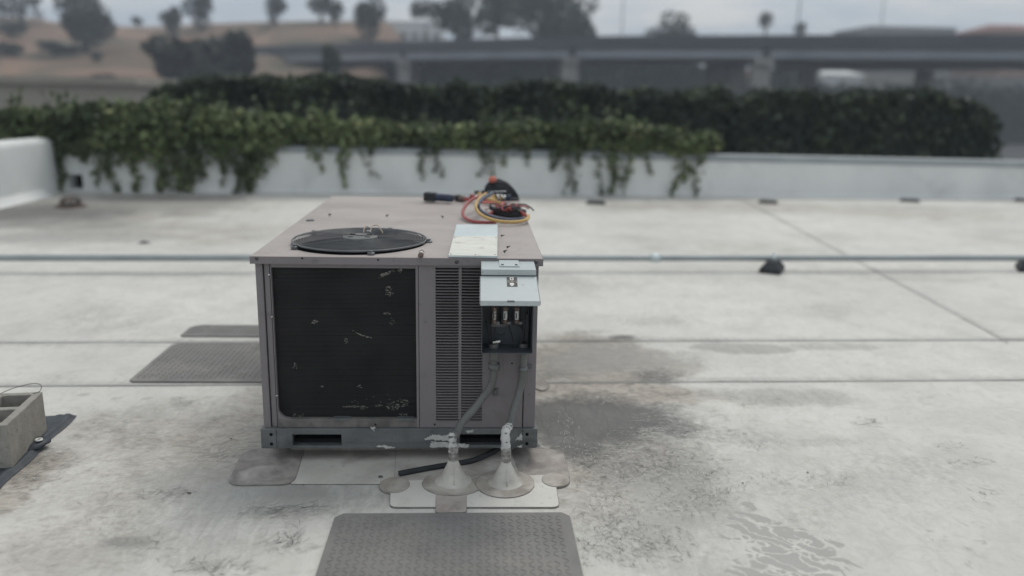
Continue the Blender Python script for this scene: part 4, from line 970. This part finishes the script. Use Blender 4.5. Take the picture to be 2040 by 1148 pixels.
for x, y, m_ in ((929,398,'redd'),(940,395,'chrome'),(985,388,'chrome'),(992,391,'chrome'),(975,396,'brass'),(982,398,'brass'),(955,388,'brass'),(950,384,'rubber')):
    q = gp(x, y, ZT+.022); MB().tube([q-Vector((.012,.004,0)), q+Vector((.016,.008,.004))], [.013,.010], 8).build('hose_end', MT[m_], gm, True)
# multimeter with leads
m0, m1 = gp(990,418,ZT+.022), gp(1040,427,ZT+.022); d = (m1-m0); d.z = 0; w = d.normalized().cross(Vector((0,0,1)))
mu = thing('multimeter', tuple((m0+m1)/2-Vector((0,0,.022))), 'dark multimeter wrapped in its red and black test leads', 'multimeter')
MB().obox((m0+m1)/2, d.normalized()*.085, w*.10*.55, (0,0,.02)).build('meter_body', MT['rubber'], mu, bevel=.008)
MB().obox((m0+m1)/2+Vector((0,0,.021))+d.normalized()*.03, d.normalized()*.022, w*.032, (0,0,.001)).build('screen', MT['hub'], mu)
MB().tube([m0-d.normalized()*.03, m0-d.normalized()*.06+Vector((0,0,.004))], .011, 10).build('test_probe', MT['rubber'], mu, True)
for k in range(9):
    cm = (m0+m1)/2; ax, ay = random.uniform(.05, .10), random.uniform(.06, .15); ph = random.uniform(0, 6)
    pts = [cm+d.normalized()*(math.cos(t+ph)*ax+random.uniform(-.01,.01)+.02)+w*math.sin(t)*ay*.6+Vector((0,0,.012+.022*abs(math.sin(t*1.7+ph))+random.uniform(0,.008))) for t in np.linspace(0, 5.2, 11)]
    MB().tube(smooth_path(pts, 4), .0042, 6).build('test_lead', MT['redd' if k % 2 else 'rubber'], mu, True)
MB().tube([gp(975,428,ZT+.012), gp(985,420,ZT+.018), gp(1000,408,ZT+.035), gp(1004,405,ZT+.04)], [.010,.009,.0085,.012], 8).build('test_probe', MT['red'], mu, True)
MB().tube([gp(972,429,ZT+.012), gp(976,427,ZT+.012)], .014, 8).build('probe_guard', MT['red'], mu, True)
for x, y in ((1048,428),(1042,424),(1036,421)):
    q = gp(x, y, ZT+.03); MB().tube([q-d.normalized()*.02, q+d.normalized()*.02-Vector((0,0,.01))], [.011,.007], 8).build('lead_clip', MT['redd'], mu, True)

# ------------------------------------------------------------------ scuff marks on the membrane
def zroof(x, y): return (-.001 if y < SE1(x)-.03 else .005 if y < SE2(x)-.03 else .011 if x < SEV(y)-.05 else .016)+.0035
def scuffs(spec, mat, name):
    mb = MB()
    for px, py, rx_, ry_, n_, ang, spread, lpx in spec:
        for _ in range(int(n_*1.7)):
            a = random.uniform(0, 6.28); r = random.random()**.7*1.15; x, y = px+r*math.cos(a)*rx_, py+r*math.sin(a)*ry_
            p = gp(x, y); 
            if abs(p.x) < HW+.02 and p.y > -.02: continue
            th_ = math.radians(ang+random.gauss(0, spread)); l = lpx*random.uniform(.2, 1.35)*(CAM[1]*-1+p.y)/1630*1.3; bend = random.gauss(0, .9)
            w0 = random.uniform(.0003, .0010); v = []
            cx, cy, t = p.x, p.y, th_; z = zroof(p.x, p.y)
            for k in range(5):
                ww = w0*(1-abs(k-1.6)/2.6)+.0002; nx, ny = -math.sin(t), math.cos(t)
                v += [(cx+nx*ww, cy+ny*ww, z), (cx-nx*ww, cy-ny*ww, z)]; cx += math.cos(t)*l/4; cy += math.sin(t)*l/4; t += bend/4
            mb.add(v, [(i*2+1, i*2+3, i*2+2, i*2) for i in range(4)])
    o = mb.build(name, MT[mat], roof); o['kind'] = 'stuff'
SC = [(1250,925,90,30,190,0,60,15),(1180,910,50,22,90,0,60,12),(1330,930,90,40,160,-30,50,12),(1215,1040,70,55,160,110,40,14),(1290,1090,90,40,150,120,30,16),
      (1400,960,90,60,110,60,80,12),(1490,800,60,14,36,-20,40,14),(1450,860,60,30,40,-40,50,12),(1740,838,30,9,26,100,30,8),(1720,845,30,6,20,0,20,14),(1300,870,80,30,120,-20,40,14),(1390,880,40,30,50,-40,30,14),
      (1500,880,60,20,30,0,60,12),(1560,960,60,25,26,30,50,12),(1660,960,50,16,20,25,40,14),(1930,920,40,10,22,-10,30,12),(1890,890,30,8,18,0,30,10),(1950,980,30,20,16,-60,30,14),(1850,790,50,14,22,-20,20,10),
      (1420,985,40,20,40,0,60,12),(1350,1000,60,30,60,-20,60,12),(1200,960,50,30,60,-10,60,12),(1170,1100,30,30,30,60,50,12),(1900,1080,60,40,10,-40,40,18),
      (545,1020,80,14,80,20,25,20),(430,1135,80,18,60,40,40,22),(570,1085,60,20,50,25,40,18),(580,1065,20,24,14,95,25,24),(330,985,60,14,60,10,30,14),(430,905,60,24,26,40,30,20),(420,845,40,22,36,50,60,8),(370,800,40,10,36,0,60,8),
      (250,860,60,30,24,20,50,14),(120,930,50,30,40,35,40,14),(60,960,40,25,34,35,40,14),(300,1080,60,30,26,0,50,18),(220,1020,60,30,16,0,60,14),(330,750,120,20,14,0,30,14),(640,1010,30,12,20,20,30,12),(820,1000,20,6,8,0,30,10)]
scuffs(SC, 'scuffd', 'scuff_marks')
scuffs([(px, py, rx_, ry_, n_//3, ang+20, spread, l) for px, py, rx_, ry_, n_, ang, spread, l in SC]+[(1310,750,50,14,120,0,30,14),(1290,860,20,8,60,0,40,12),(1360,845,40,22,110,-10,30,14),(1330,830,70,14,30,0,30,12),(1215,795,50,12,26,0,50,10),(500,890,110,40,36,40,20,22),(1130,860,20,40,20,90,40,12)], 'scuffl', 'pale_scuff_marks')

# ------------------------------------------------------------------ leaves
def leaf_cloud(mb, pts, size, flat=.6, out=None):
    for p in pts:
        s_ = size*min(1.9, random.lognormvariate(-.08, .38))
        n_ = Vector((random.gauss(0, 1), random.gauss(-.4, 1), random.gauss(flat, 1))).normalized()
        t = n_.orthogonal().normalized(); t = (Matrix.Rotation(random.uniform(0, 6.28), 3, n_) @ t); b = n_.cross(t)
        p = Vector(p); q = n_*s_*.12
        mb.add([p-t*s_*.5, p-b*s_*.34+q, p+t*s_*.55, p+b*s_*.34+q], [(0,1,2),(0,2,3)])
TOPS = [(-400,215),(-50,215),(100,210),(200,203),(300,200),(400,214),(520,224),(600,236),(700,238),(800,247),(850,252),(950,250),(1020,242),(1100,240),(1150,231),(1250,244),(1350,252),(1420,262),(1438,287)]
BOTS = [(-400,285),(0,275),(90,275),(110,302),(180,296),(300,306),(420,298),(540,296),(560,286),(800,287),(850,290),(950,288),(1050,290),(1100,296),(1250,300),(1300,296),(1400,300),(1438,298)]
def interp(tab, x):
    return float(np.interp(x, [a for a, b in tab], [b for a, b in tab]))
def vine(x0, x1, label, dens, strands):
    c = fp((x0+x1)/2, 290, 9.45)
    t = thing('ivy_vine', (c.x, 9.5, wall_top(c.x)), label, 'vine', 'ivy trailing over the back parapet')
    mb = MB(); st_ = MB(); n_ = int((x1-x0)*dens); pts = []
    for _ in range(n_):
        x = random.uniform(x0, x1); yt, yb = interp(TOPS, x), interp(BOTS, x)
        k = random.random()
        wob = 16*(float(fbm(np.array(x*.022), np.array(1.5), 3))-.5)*2
        wob2 = 22*(float(fbm(np.array(x*.03+9), np.array(7.5), 3))-.5)*2
        y = (yt+wob)+(yb+wob2-yt-wob)*k**.85
        X0 = fp(x, y, 9.4).x; wy = WL(X0)
        depth = random.uniform(-.14, .55) if y < 285 else random.uniform(-.13, -.01)
        pts.append(fp(x, y, wy+depth))
    leaf_cloud(mb, pts, .10)
    for sx0, sy0, sx1, sy1, dn in strands:
        dn = max(2, int(dn*random.uniform(.5, .95)))
        n2 = 12; path = []
        ph = random.uniform(0, 6)
        for i in range(n2+1):
            t_ = i/n2; x = sx0+(sx1-sx0)*t_+4*math.sin(t_*5+ph); y = sy0+(sy1-sy0)*t_
            X0 = fp(x, y, 9.4).x; path.append(fp(x, min(y, 391), WL(X0)-.035-.03*math.sin(t_*3)))
        for q in path:
            if q.z < .05: q.z = .05
        MB().tube(path, .0055, 5).build('stem', MT['stem'], t, True)
        pp = []
        for i in range(n2):
            for _ in range(dn):
                q = path[i].lerp(path[i+1], random.random()); w_ = .052*(1.25-i/n2)*(.5+1.0*abs(math.sin(i*1.3+ph)))
                pp.append(q+Vector((random.gauss(0, w_), random.uniform(-.05, .02), random.gauss(0, .03))))
        leaf_cloud(mb, pp, .066, .2)
    for k in range(int((x1-x0)/26)):
        a = random.uniform(x0, x1); yt = interp(TOPS, a); q0 = fp(a, yt+14, WL(fp(a, yt, 9.4).x)+random.uniform(0, .4)); hgt = random.uniform(.10, .34); lean = random.uniform(-.12, .12)
        pa = [q0+Vector((lean*u*u, 0, hgt*u)) for u in np.linspace(0, 1, 5)]
        MB().tube(pa, .005, 4).build('stem', MT['stem'], t, True)
        leaf_cloud(mb, [pa[random.randrange(5)]+Vector((random.gauss(0,.035), random.gauss(0,.03), random.gauss(0,.03))) for _ in range(12)], .085)
    for k in range(int((x1-x0)/40)+2):
        a = random.uniform(x0, x1-30); yt = interp(BOTS, a)-25
        pa = [fp(min(x1, a+i*18), yt+random.uniform(-10, 10), WL(fp(a, yt, 9.4).x)+random.uniform(-.03, .2)) for i in range(6)]
        MB().tube(smooth_path(pa, 3), .008, 5).build('stem', MT['stem'], t, True)
    mb.build('foliage', MT['ivy'], t, kind='stuff')
    return t
R = random.uniform
ds = []
for x in np.arange(98, 540, 10.5):
    if 132 < x < 172 and random.random() < .7: continue
    clump = fbm(np.array(x*.035), np.array(3.3), 2)
    e = 318+75*float(np.clip((clump-.38)*2.6, 0.05, 1))*R(.8, 1.05)
    ds.append((x, 296, x+R(-20, 20), min(e, 388), 5))
ds += [(500,300,494,388,14),(525,300,500,384,10),(475,300,492,384,10),(112,290,104,378,14),(120,290,118,385,12),(105,280,98,350,10),(205,300,235,380,12),(265,300,268,382,12),(320,300,318,384,14),(345,300,360,384,13),(380,300,385,384,13),(400,300,372,380,12)]
vine(-420, 545, 'thick dense ivy spilling over the parapet down to the roof by the rounded corner', 15, ds)
vine(545, 835, 'thin ivy stretch with a few trailing strands behind the back of the unit', 8.5, [(620,285,640,345,4),(675,285,690,372,8),(685,290,684,360,7),(705,290,752,352,3),(735,285,742,310,4),(655,280,630,320,3),(560,285,545,320,3)])
vine(835, 1075, 'short ivy tufts with curling strands above the tool pouch', 8.5, [(845,285,842,360,5),(855,285,872,345,5),(870,285,878,358,3),(975,285,958,350,5),(990,285,985,340,4),(1000,290,1004,330,3),(960,290,985,372,3),(1020,285,1055,325,3),(1045,285,1050,305,3)])
vine(1075, 1438, 'bushy ivy with long dangling strands before the bare parapet begins', 9.5, [(1120,290,1096,340,7),(1130,290,1125,395,4),(1130,300,1145,385,7),(1160,290,1150,330,6),(1200,300,1195,390,8),(1230,290,1215,385,9),(1215,295,1240,382,8),(1255,290,1252,360,6),(1280,290,1300,345,6),(1345,290,1378,345,7),(1385,290,1388,392,9),(1372,330,1336,390,7),(1360,330,1345,365,4),(1400,290,1392,330,6),(1340,280,1350,320,5)])

# ------------------------------------------------------------------ hedge beyond the roof edge
HY = 15.0
HT = [(275,215),(290,190),(320,172),(380,163),(450,160),(560,162),(700,166),(850,168),(1000,174),(1090,166),(1150,177),(1260,178),(1400,180),(1460,188),(1600,190),(1700,188),(1850,184),(1930,194),(1975,212),(1998,245),(2008,285)]
hd = thing('hedge', (fp(1140,300,HY).x, HY, -6.2), 'tall dark clipped hedge standing beyond the back parapet', 'hedge')
xa, xb = fp(282, 260, HY).x, fp(2008, 260, HY).x
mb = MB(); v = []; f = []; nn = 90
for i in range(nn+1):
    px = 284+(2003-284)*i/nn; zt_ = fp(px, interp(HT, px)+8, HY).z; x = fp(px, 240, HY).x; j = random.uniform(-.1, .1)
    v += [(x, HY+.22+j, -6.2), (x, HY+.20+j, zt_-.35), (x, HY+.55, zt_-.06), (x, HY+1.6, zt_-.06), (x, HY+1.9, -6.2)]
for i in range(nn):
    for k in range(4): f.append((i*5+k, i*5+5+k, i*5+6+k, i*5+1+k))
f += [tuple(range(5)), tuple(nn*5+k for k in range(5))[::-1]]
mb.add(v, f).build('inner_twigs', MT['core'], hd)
mb = MB(); pts = []
for _ in range(42000):
    px = random.uniform(280, 2008); x = fp(px, 240, HY).x; zt_ = fp(px, interp(HT, px), HY).z
    bmp_ = (float(fbm(np.array(x*1.4), np.array(2.), 3))-.5)*.55
    k = random.random()
    if k < .42: pts.append((x, HY+random.uniform(.0, 1.8), zt_+bmp_*1.2*(random.random()**.5 if bmp_ > 0 else 1)-abs(random.gauss(0, .10))))
    else:
        z = zt_-random.random()**1.2*2.9; pts.append((x, HY+.16+random.uniform(-.14, .12)+.25*(float(fbm(np.array(x*1.1+3), np.array(z*1.1), 3))-.5), z+bmp_*.3))
leaf_cloud(mb, pts, .125)
mb.build('foliage', MT['hedge'], hd, kind='stuff')
for k in range(9):
    x = xa+(xb-xa)*(k+.5)/9; MB().tube([(x, HY+.9, -6.2), (x+.1, HY+1.0, -2), (x, HY+1.0, .6)], [.13,.10,.04], 8).build('trunk', MT['bark'], hd, True)

# ------------------------------------------------------------------ dry hill
hs = [(-500,10),(-200,22),(0,34),(60,36),(120,46),(200,52),(300,54),(400,48),(520,44),(640,42),(768,42)]
v = []; f = []; cols = np.linspace(-500, 768, 70); rows = 14
for i, px in enumerate(cols):
    cr0 = fp(px, interp(hs, px), 190); ft = fp(px, 172+interp([(-500,0),(300,0),(768,-5)], px), 112)
    for j in range(rows+1):
        t = j/rows; q = ft.lerp(cr0, t); zz = ft.z+(cr0.z-ft.z)*(t**1.1)
        if j == 0: zz = -6.3
        nz_ = (float(fbm(np.array(px*.012), np.array(t*4.), 4))-.5)*4.5*math.sin(t*math.pi)
        v.append((q.x, q.y, zz+nz_))
    v.append((cr0.x, 260, cr0.z-.2)); v.append((cr0.x, 262, -6.3))
m = rows+3
for i in range(len(cols)-1):
    for k in range(m-1): f.append((i*m+k, i*m+m+k, i*m+m+k+1, i*m+k+1))
f.append(tuple((len(cols)-1)*m+k for k in range(m))[::-1])
hill = MB().add(v, f).build('hill', MT['hill'], None, True); hill['kind'] = 'structure'

def hill_spot(px, py):
    best = None
    for j in range(101):
        t = j/100; cr0 = fp(px, interp(hs, px), 190); ft = fp(px, 172+interp([(-500,0),(300,0),(768,-5)], px), 112)
        q = ft.lerp(cr0, t); zz = ft.z+(cr0.z-ft.z)*(t**1.1)+(float(fbm(np.array(px*.012), np.array(t*4.), 4))-.5)*4.5*math.sin(t*math.pi)
        w = np.array((q.x, q.y, zz))-CAM; y = 574-F_PX*(w@CU)/(w@CF)
        if best is None or abs(y-py) < best[0]: best = (abs(y-py), q.y, zz)
    return best[1], best[2]
# ------------------------------------------------------------------ trees
def tree(px, pyc, rpx, rpy, Y, label, mat='tree', leaf=.5, n=900, base=None, lobes=5, group='trees beyond the overpass', name='tree', gap=.25):
    if 'on the dry hill' in group:
        Y, base = hill_spot(px, pyc+rpy*(.9 if name == 'bush' else 1.25)); base -= .4
    c = fp(px, pyc, Y); sc_ = (Y-CAM[1])/F_PX; rx_, rz = rpx*sc_, rpy*sc_
    gz_ = -6.2 if base is None else base
    t = thing(name, (c.x, c.y, gz_), label, 'tree' if name == 'tree' else 'bush', group)
    h = c.z-gz_
    MB().tube([(c.x, Y, gz_), (c.x+rx_*.05, Y, gz_+h*.5), (c.x, Y, c.z)], [max(.16, rx_*.10), max(.12, rx_*.08), .06], 8).build('trunk', MT['bark'], t, True)
    mb = MB(); pts = []; L_ = []
    for k in range(lobes):
        a = random.uniform(0, 6.28); q = random.uniform(.25, .62)
        L_.append((c.x+math.cos(a)*rx_*q, Y+random.uniform(-.5, .5)*rx_, c.z+math.sin(a)*rz*q, random.uniform(.42, .62)))
        MB().tube([(c.x, Y, c.z-rz*.5), ((c.x+L_[-1][0])/2, (Y+L_[-1][1])/2, c.z-rz*.1), L_[-1][:3]], [max(.08, rx_*.05), .06, .03], 6).build('limb', MT['bark'], t, True)
    L_.append((c.x, Y, c.z, .62))
    for _ in range(n):
        l = random.choice(L_); u = Vector((random.gauss(0,1), random.gauss(0,1), random.gauss(0,1))).normalized()*random.uniform(.35, 1.0)**.5
        pts.append((l[0]+u.x*rx_*l[3], l[1]+u.y*rx_*l[3], l[2]+u.z*rz*l[3]))
    leaf_cloud(mb, pts, leaf); mb.build('crown', MT[mat], t, kind='stuff')
    return t
tree(905,38,46,46,150,'mid sized broad tree leaning left behind the overpass','tree',.75,1300,lobes=6)
tree(848,16,32,30,155,'small loose tree left of the broad tree behind the overpass','treeb',.6,420)
tree(990,10,66,66,158,'tall dark tree rising between the broad trees behind the overpass','tree',.85,1700,lobes=7)
tree(1100,32,104,62,150,'widest broad dark tree behind the overpass','tree',.95,3200,lobes=9)
tree(1340,62,62,32,160,'low domed tree just topping the overpass','tree',.7,1300,lobes=6)
tree(735,36,44,42,175,'round dark tree standing at the end of the dry hill','tree',.7,1300,-4,6,'trees on the dry hill')
tree(545,10,28,32,200,'narrow hill tree between the pair and the round tree','treeb',.7,600,4,4,'trees on the dry hill')
tree(638,4,40,30,205,'small high hill tree left of the round tree','treeb',.7,600,4,4,'trees on the dry hill')
tree(668,24,24,26,200,'slim hill tree beside the round tree','treeb',.65,380,4,4,'trees on the dry hill')
tree(340,40,22,28,175,'upright hill tree above the big scrub bushes','treeb',.65,700,2,5,'trees on the dry hill')
tree(400,18,32,34,185,'hill tree with leaning crown beside the upright one','treeb',.7,900,2,5,'trees on the dry hill')
tree(165,30,62,56,160,'large spreading tree on the left slope of the dry hill','treeb',.75,1900,2,7,'trees on the dry hill')
tree(38,8,54,34,160,'tall thin trunked tree at the crest of the left slope','treeb',.7,800,4,5,'trees on the dry hill')
tree(276,42,15,10,185,'tiny lone hill bush left of the upright tree','bush',.5,200,6,3,'scrub on the dry hill','bush')
tree(175,66,44,28,150,'round bush below the large spreading hill tree','bush',.7,900,2,5,'scrub on the dry hill','bush')
tree(22,58,44,16,140,'low bush on the left slope below the crest tree','bush',.6,600,2,4,'scrub on the dry hill','bush')
tree(22,96,34,12,130,'low bush halfway up the left slope','bush',.6,450,-1,4,'scrub on the dry hill','bush')
tree(112,97,46,15,128,'wide low scrub bush halfway up the slope','bush',.6,700,-1,5,'scrub on the dry hill','bush')
tree(215,158,26,8,118,'tiny scrub bush at the foot of the slope','bush',.5,260,-4,3,'scrub on the dry hill','bush')
tree(196,112,14,8,126,'small scrub tuft on the bare slope','bush',.45,150,0,3,'scrub on the dry hill','bush')
tree(390,126,104,50,100,'big dark rounded bush at the foot of the hill','bush',.75,3600,None,9,'dark bushes below the hill','bush')
tree(482,114,38,54,98,'upright dark bush beside the bigger one below the hill','bush',.75,1500,None,6,'dark bushes below the hill','bush')
tree(660,130,26,36,92,'green young tree standing before the overpass girders','tree',.6,1000,None,5,'trees before the overpass')
mb = MB(); pts = []; v = []; f = []
for i in range(61):
    px = 690+(2200-690)*i/60; e = 24*(float(fbm(np.array(px*.011), np.array(4.), 3))-.5); ty = interp([(690,120),(820,112),(1000,110),(1100,114),(1200,110),(1300,116),(1400,124),(1440,158),(1510,160),(1540,128),(1625,132),(1640,166),(1900,172),(2200,176)], px)+e*.5
    p = fp(px, ty, 150); v += [(p.x, 150.6, -6.2), (p.x, 150.6, p.z-.8), (p.x, 153, p.z-.6), (p.x, 154, -6.2)]
    for _ in range(70): q = fp(px+random.uniform(-13, 13), ty, 150); pts.append((q.x, 150+random.uniform(-1, 1.5), q.z-random.random()**1.5*9+random.gauss(0, .3)))
for i in range(60):
    for k in range(3): f.append((i*4+k, i*4+4+k, i*4+5+k, i*4+1+k))
leaf_cloud(mb, pts, 1.0)
sb_ = mb.add(v, f).build('scrub_belt', MT['bush']); tag(sb_, 'dark belt of scrub under and behind the overpass', 'scrub', None, 'stuff')
# palms
def palm(px, py, r_px, Y, label):
    c = fp(px, py, Y); s_ = r_px*(Y-CAM[1])/F_PX
    t = thing('palm_tree', (c.x, Y, -6.2), label, 'palm tree', 'palms beyond the overpass')
    MB().tube([(c.x, Y, -6.2), (c.x, Y, c.z)], [.35, .25], 8).build('trunk', MT['bark'], t, True)
    mb = MB()
    for k in range(60):
        a = R(0, 6.28); e = R(-1.1, 1.3); d = Vector((math.cos(a)*math.cos(e), math.sin(a)*math.cos(e), math.sin(e)*1.15)); n_ = d.orthogonal().normalized()*s_*.16
        p0 = Vector((c.x, Y, c.z-.1*s_)); p1 = p0+d*s_*.65; p2 = p0+d*s_*1.05-Vector((0,0,s_*.25))
        mb.add([p0, p1-n_, p2, p1+n_], [(0,1,2),(0,2,3)])
    mb.build('crown', MT['tree'], t, kind='stuff')
palm(1527, 36, 17, 170, 'tall palm with round fan shaped head above the overpass')
palm(1595, 54, 14, 180, 'shorter palm beside a lamp pole above the overpass')

# ------------------------------------------------------------------ overpass
ZD = lambda: 0
def at_h(px, py, dz): # a point dz metres above the camera seen at the pixel
    d = ray(px, py); return Vector(CAM+d*(dz/d[2]))
DT = 7.0
keys = [at_h(200,103,DT), at_h(520,92,DT), at_h(800,82,DT), at_h(1140,73,DT), at_h(1525,70,DT), at_h(2040,69,DT), at_h(2500,72,DT)]
axis = smooth_path(keys, 12); ztop = CAM[2]+DT
for q in axis: q.z = ztop
op = thing('overpass', tuple(Vector((keys[3].x, keys[3].y, -6.2))), 'long concrete freeway overpass on square pillars crossing beyond the hedge', 'overpass')
def sweep(name, mat, prof, ax=axis):
    v = []; f = []
    for i, p in enumerate(ax):
        t = (ax[min(i+1, len(ax)-1)]-ax[max(i-1, 0)]); t.z = 0; t.normalize(); n_ = Vector((-t.y, t.x, 0)); n_ = n_ if n_.y > 0 else -n_
        for o_, z in prof: q = p+n_*o_; v.append((q.x, q.y, p.z+z))
    m = len(prof)
    for i in range(len(ax)-1):
        for k in range(m): f.append((i*m+k, i*m+m+k, i*m+m+(k+1) % m, i*m+(k+1) % m))
    f += [tuple(range(m)), tuple((len(ax)-1)*m+k for k in range(m))[::-1]]
    return MB().add(v, f).build(name, MT[mat], op)
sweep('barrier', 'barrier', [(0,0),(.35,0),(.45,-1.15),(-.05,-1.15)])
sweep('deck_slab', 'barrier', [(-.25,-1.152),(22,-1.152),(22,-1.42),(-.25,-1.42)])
sweep('girder', 'girder', [(.3,-1.422),(1.1,-1.422),(1.1,-2.55),(.3,-2.55)])
for o_ in (4.5, 8.5, 12.5, 16.5, 20.5): sweep('girder', 'girder', [(o_,-1.422),(o_+.8,-1.422),(o_+.8,-2.55),(o_,-2.55)])
sweep('barrier', 'barrier', [(21.4,-.15),(21.8,-.15),(21.9,-1.15),(21.3,-1.15)])
def axis_at_px(px):
    best = min(range((len(axis)-1)*20), key=lambda i: abs(proj_x(axis[i//20].lerp(axis[i//20+1], (i % 20)/20))-px)); return axis[best//20].lerp(axis[best//20+1], (best % 20)/20)
for px in (460, 802, 1142, 1530):
    p = axis_at_px(px)
    for o_ in (1.9, 11, 19.5):
        MB().box(p.x-1.0, p.x+1.0, p.y+o_-1.0, p.y+o_+1.0, -6.2, ztop-3.3).build('pillar', MT['conc'], op, bevel=.08)
    MB().box(p.x-1.05, p.x+1.05, p.y+.22, p.y+22, ztop-3.3, ztop-2.552).build('pier_cap', MT['conc'], op)
    MB().box(p.x-.35, p.x+.35, p.y+.05, p.y+.29, ztop-2.4, ztop-1.43).build('girder_joint', MT['barrier'], op)
# lower ramp on the right, behind
keys2 = [at_h(1540,119,5.2), at_h(1700,118,5.2), at_h(1900,116,5.2), at_h(2150,112,5.2), at_h(2500,108,5.2)]
ax2 = smooth_path(keys2, 8)
for q in ax2: q.z = CAM[2]+5.2
op2 = op
rp = thing('ramp_bridge', tuple(Vector((keys2[2].x, keys2[2].y, -6.2))), 'lower concrete ramp bridge behind the overpass on the right', 'bridge'); op = rp
sweep('ramp_deck', 'girder', [(0,0),(9,0),(9,-.9),(.4,-1.5),(0,-.9)], ax2)
for k in (5, 15, 25):
    p = ax2[k]; MB().box(p.x-.8, p.x+.8, p.y+2.5, p.y+4.1, -6.2, p.z-1.0).build('pillar', MT['conc'], rp)
op = op2

# ------------------------------------------------------------------ far buildings and poles
def bld(px0, py0, px1, Y, depth, mat, label, z0=-6.2, roofm=None, name='building', wins=(0, 0), slope=0):
    a, b = fp(px0, py0, Y), fp(px1, py0, Y); zt_ = (a.z+b.z)/2
    t = thing(name, ((a.x+b.x)/2, Y+depth/2, z0), label, 'building', 'buildings in the distance')
    MB().box(a.x, b.x, Y, Y+depth, z0, zt_).build('wall', MT[mat], t)
    if slope:
        xm = (a.x+b.x)/2
        MB().add([(a.x-.4, Y-.4, zt_+.004), (b.x+.4, Y-.4, zt_+.004), (b.x+.4, Y+depth+.4, zt_+.004), (a.x-.4, Y+depth+.4, zt_+.004), (a.x+slope, Y+depth/2, zt_+slope*.5), (b.x-slope, Y+depth/2, zt_+slope*.5)],
                 [(0,1,5,4),(2,3,4,5),(1,2,5),(3,0,4),(3,2,1,0)]).build('roof', MT[roofm or mat], t)
    else: MB().box(a.x-.25, b.x+.25, Y-.25, Y+depth+.25, zt_+.004, zt_+.35).build('roof', MT[roofm or mat], t)
    c_, r_ = wins
    for i in range(c_):
        for j in range(r_):
            x = a.x+(b.x-a.x)*(i+.5)/c_; z = z0+(zt_-z0)*(j+.6)/r_; w_ = (b.x-a.x)/c_*.28
            MB().box(x-w_, x+w_, Y-.04, Y-.005, z-.6, z+.7).build('window', MT['glass'], t)
    return t
bld(-120, 167, 266, 38, 10, 'beige', 'low beige block building behind the thick ivy below the hill')
bld(772, 46, 880, 230, 30, 'pale', 'pale flat roofed building between the hill and the broad trees', wins=(5, 3))
bld(1735, 57, 1905, 190, 20, 'greybld', 'long grey flat topped building showing over the overpass', wins=(8, 4))
bld(2000, 60, 2140, 185, 24, 'terra', 'building with red brown roof showing over the overpass', roofm='redroof', wins=(4, 3), slope=4)
bld(1435, 142, 1520, 175, 14, 'terra', 'terracotta coloured building seen under the overpass beside a pillar', wins=(4, 2))
bld(1640, 150, 1722, 170, 18, 'pale', 'white building with hipped roof seen under the overpass', roofm='pale', slope=4)
bld(1765, 152, 1860, 172, 14, 'beige', 'beige building seen under the lower ramp', wins=(5, 2))
bld(1890, 158, 2060, 168, 14, 'greybld', 'grey building seen under the right end of the lower ramp', wins=(6, 2))
bld(560, 140, 640, 170, 12, 'terra', 'small tan building under the overpass near the dark bushes')
def pole(px, py, Y, label, r=.12):
    c = fp(px, py, Y); t = thing('lamp_pole', (c.x, Y, -6.2), label, 'lamp pole', 'lamp poles beyond the overpass')
    MB().tube([(c.x, Y, -6.2), (c.x, Y, c.z)], [r*1.2, r*.7], 8).build('mast', MT['metalpole'], t, True)
    MB().tube([(c.x, Y, c.z), (c.x-.8, Y, c.z+.4), (c.x-2, Y, c.z+.5)], [r*.6, r*.5, r*.4], 6).build('arm', MT['metalpole'], t, True)
    MB().obox((c.x-2.4, Y, c.z+.45), (.5,0,0), (0,.2,0), (0,0,.1)).build('lamp_head', MT['metalpole'], t)
pole(1243, -30, 150, 'slim lamp pole between the widest tree and the domed tree', .14)
pole(1597, -30, 150, 'lamp pole rising behind the shorter palm', .2)
pole(1765, -30, 160, 'slim lamp pole above the long grey building', .14)

# ------------------------------------------------------------------ thin haze
hz_ = MB().box(-700, 700, -60, 1200, -7.4, 40).build('haze', None or MT['void']); hz_.data.materials.clear()
hm = bpy.data.materials.new('haze air'); hm.use_nodes = True; t = hm.node_tree; t.nodes.clear()
o_ = N(t, 'ShaderNodeOutputMaterial'); pv = N(t, 'ShaderNodeVolumePrincipled'); pv.inputs['Color'].default_value = (.80, .88, 1, 1); pv.inputs['Density'].default_value = .0013
t.links.new(pv.outputs[0], o_.inputs['Volume']); hz_.data.materials.append(hm); hz_['kind'] = 'stuff'
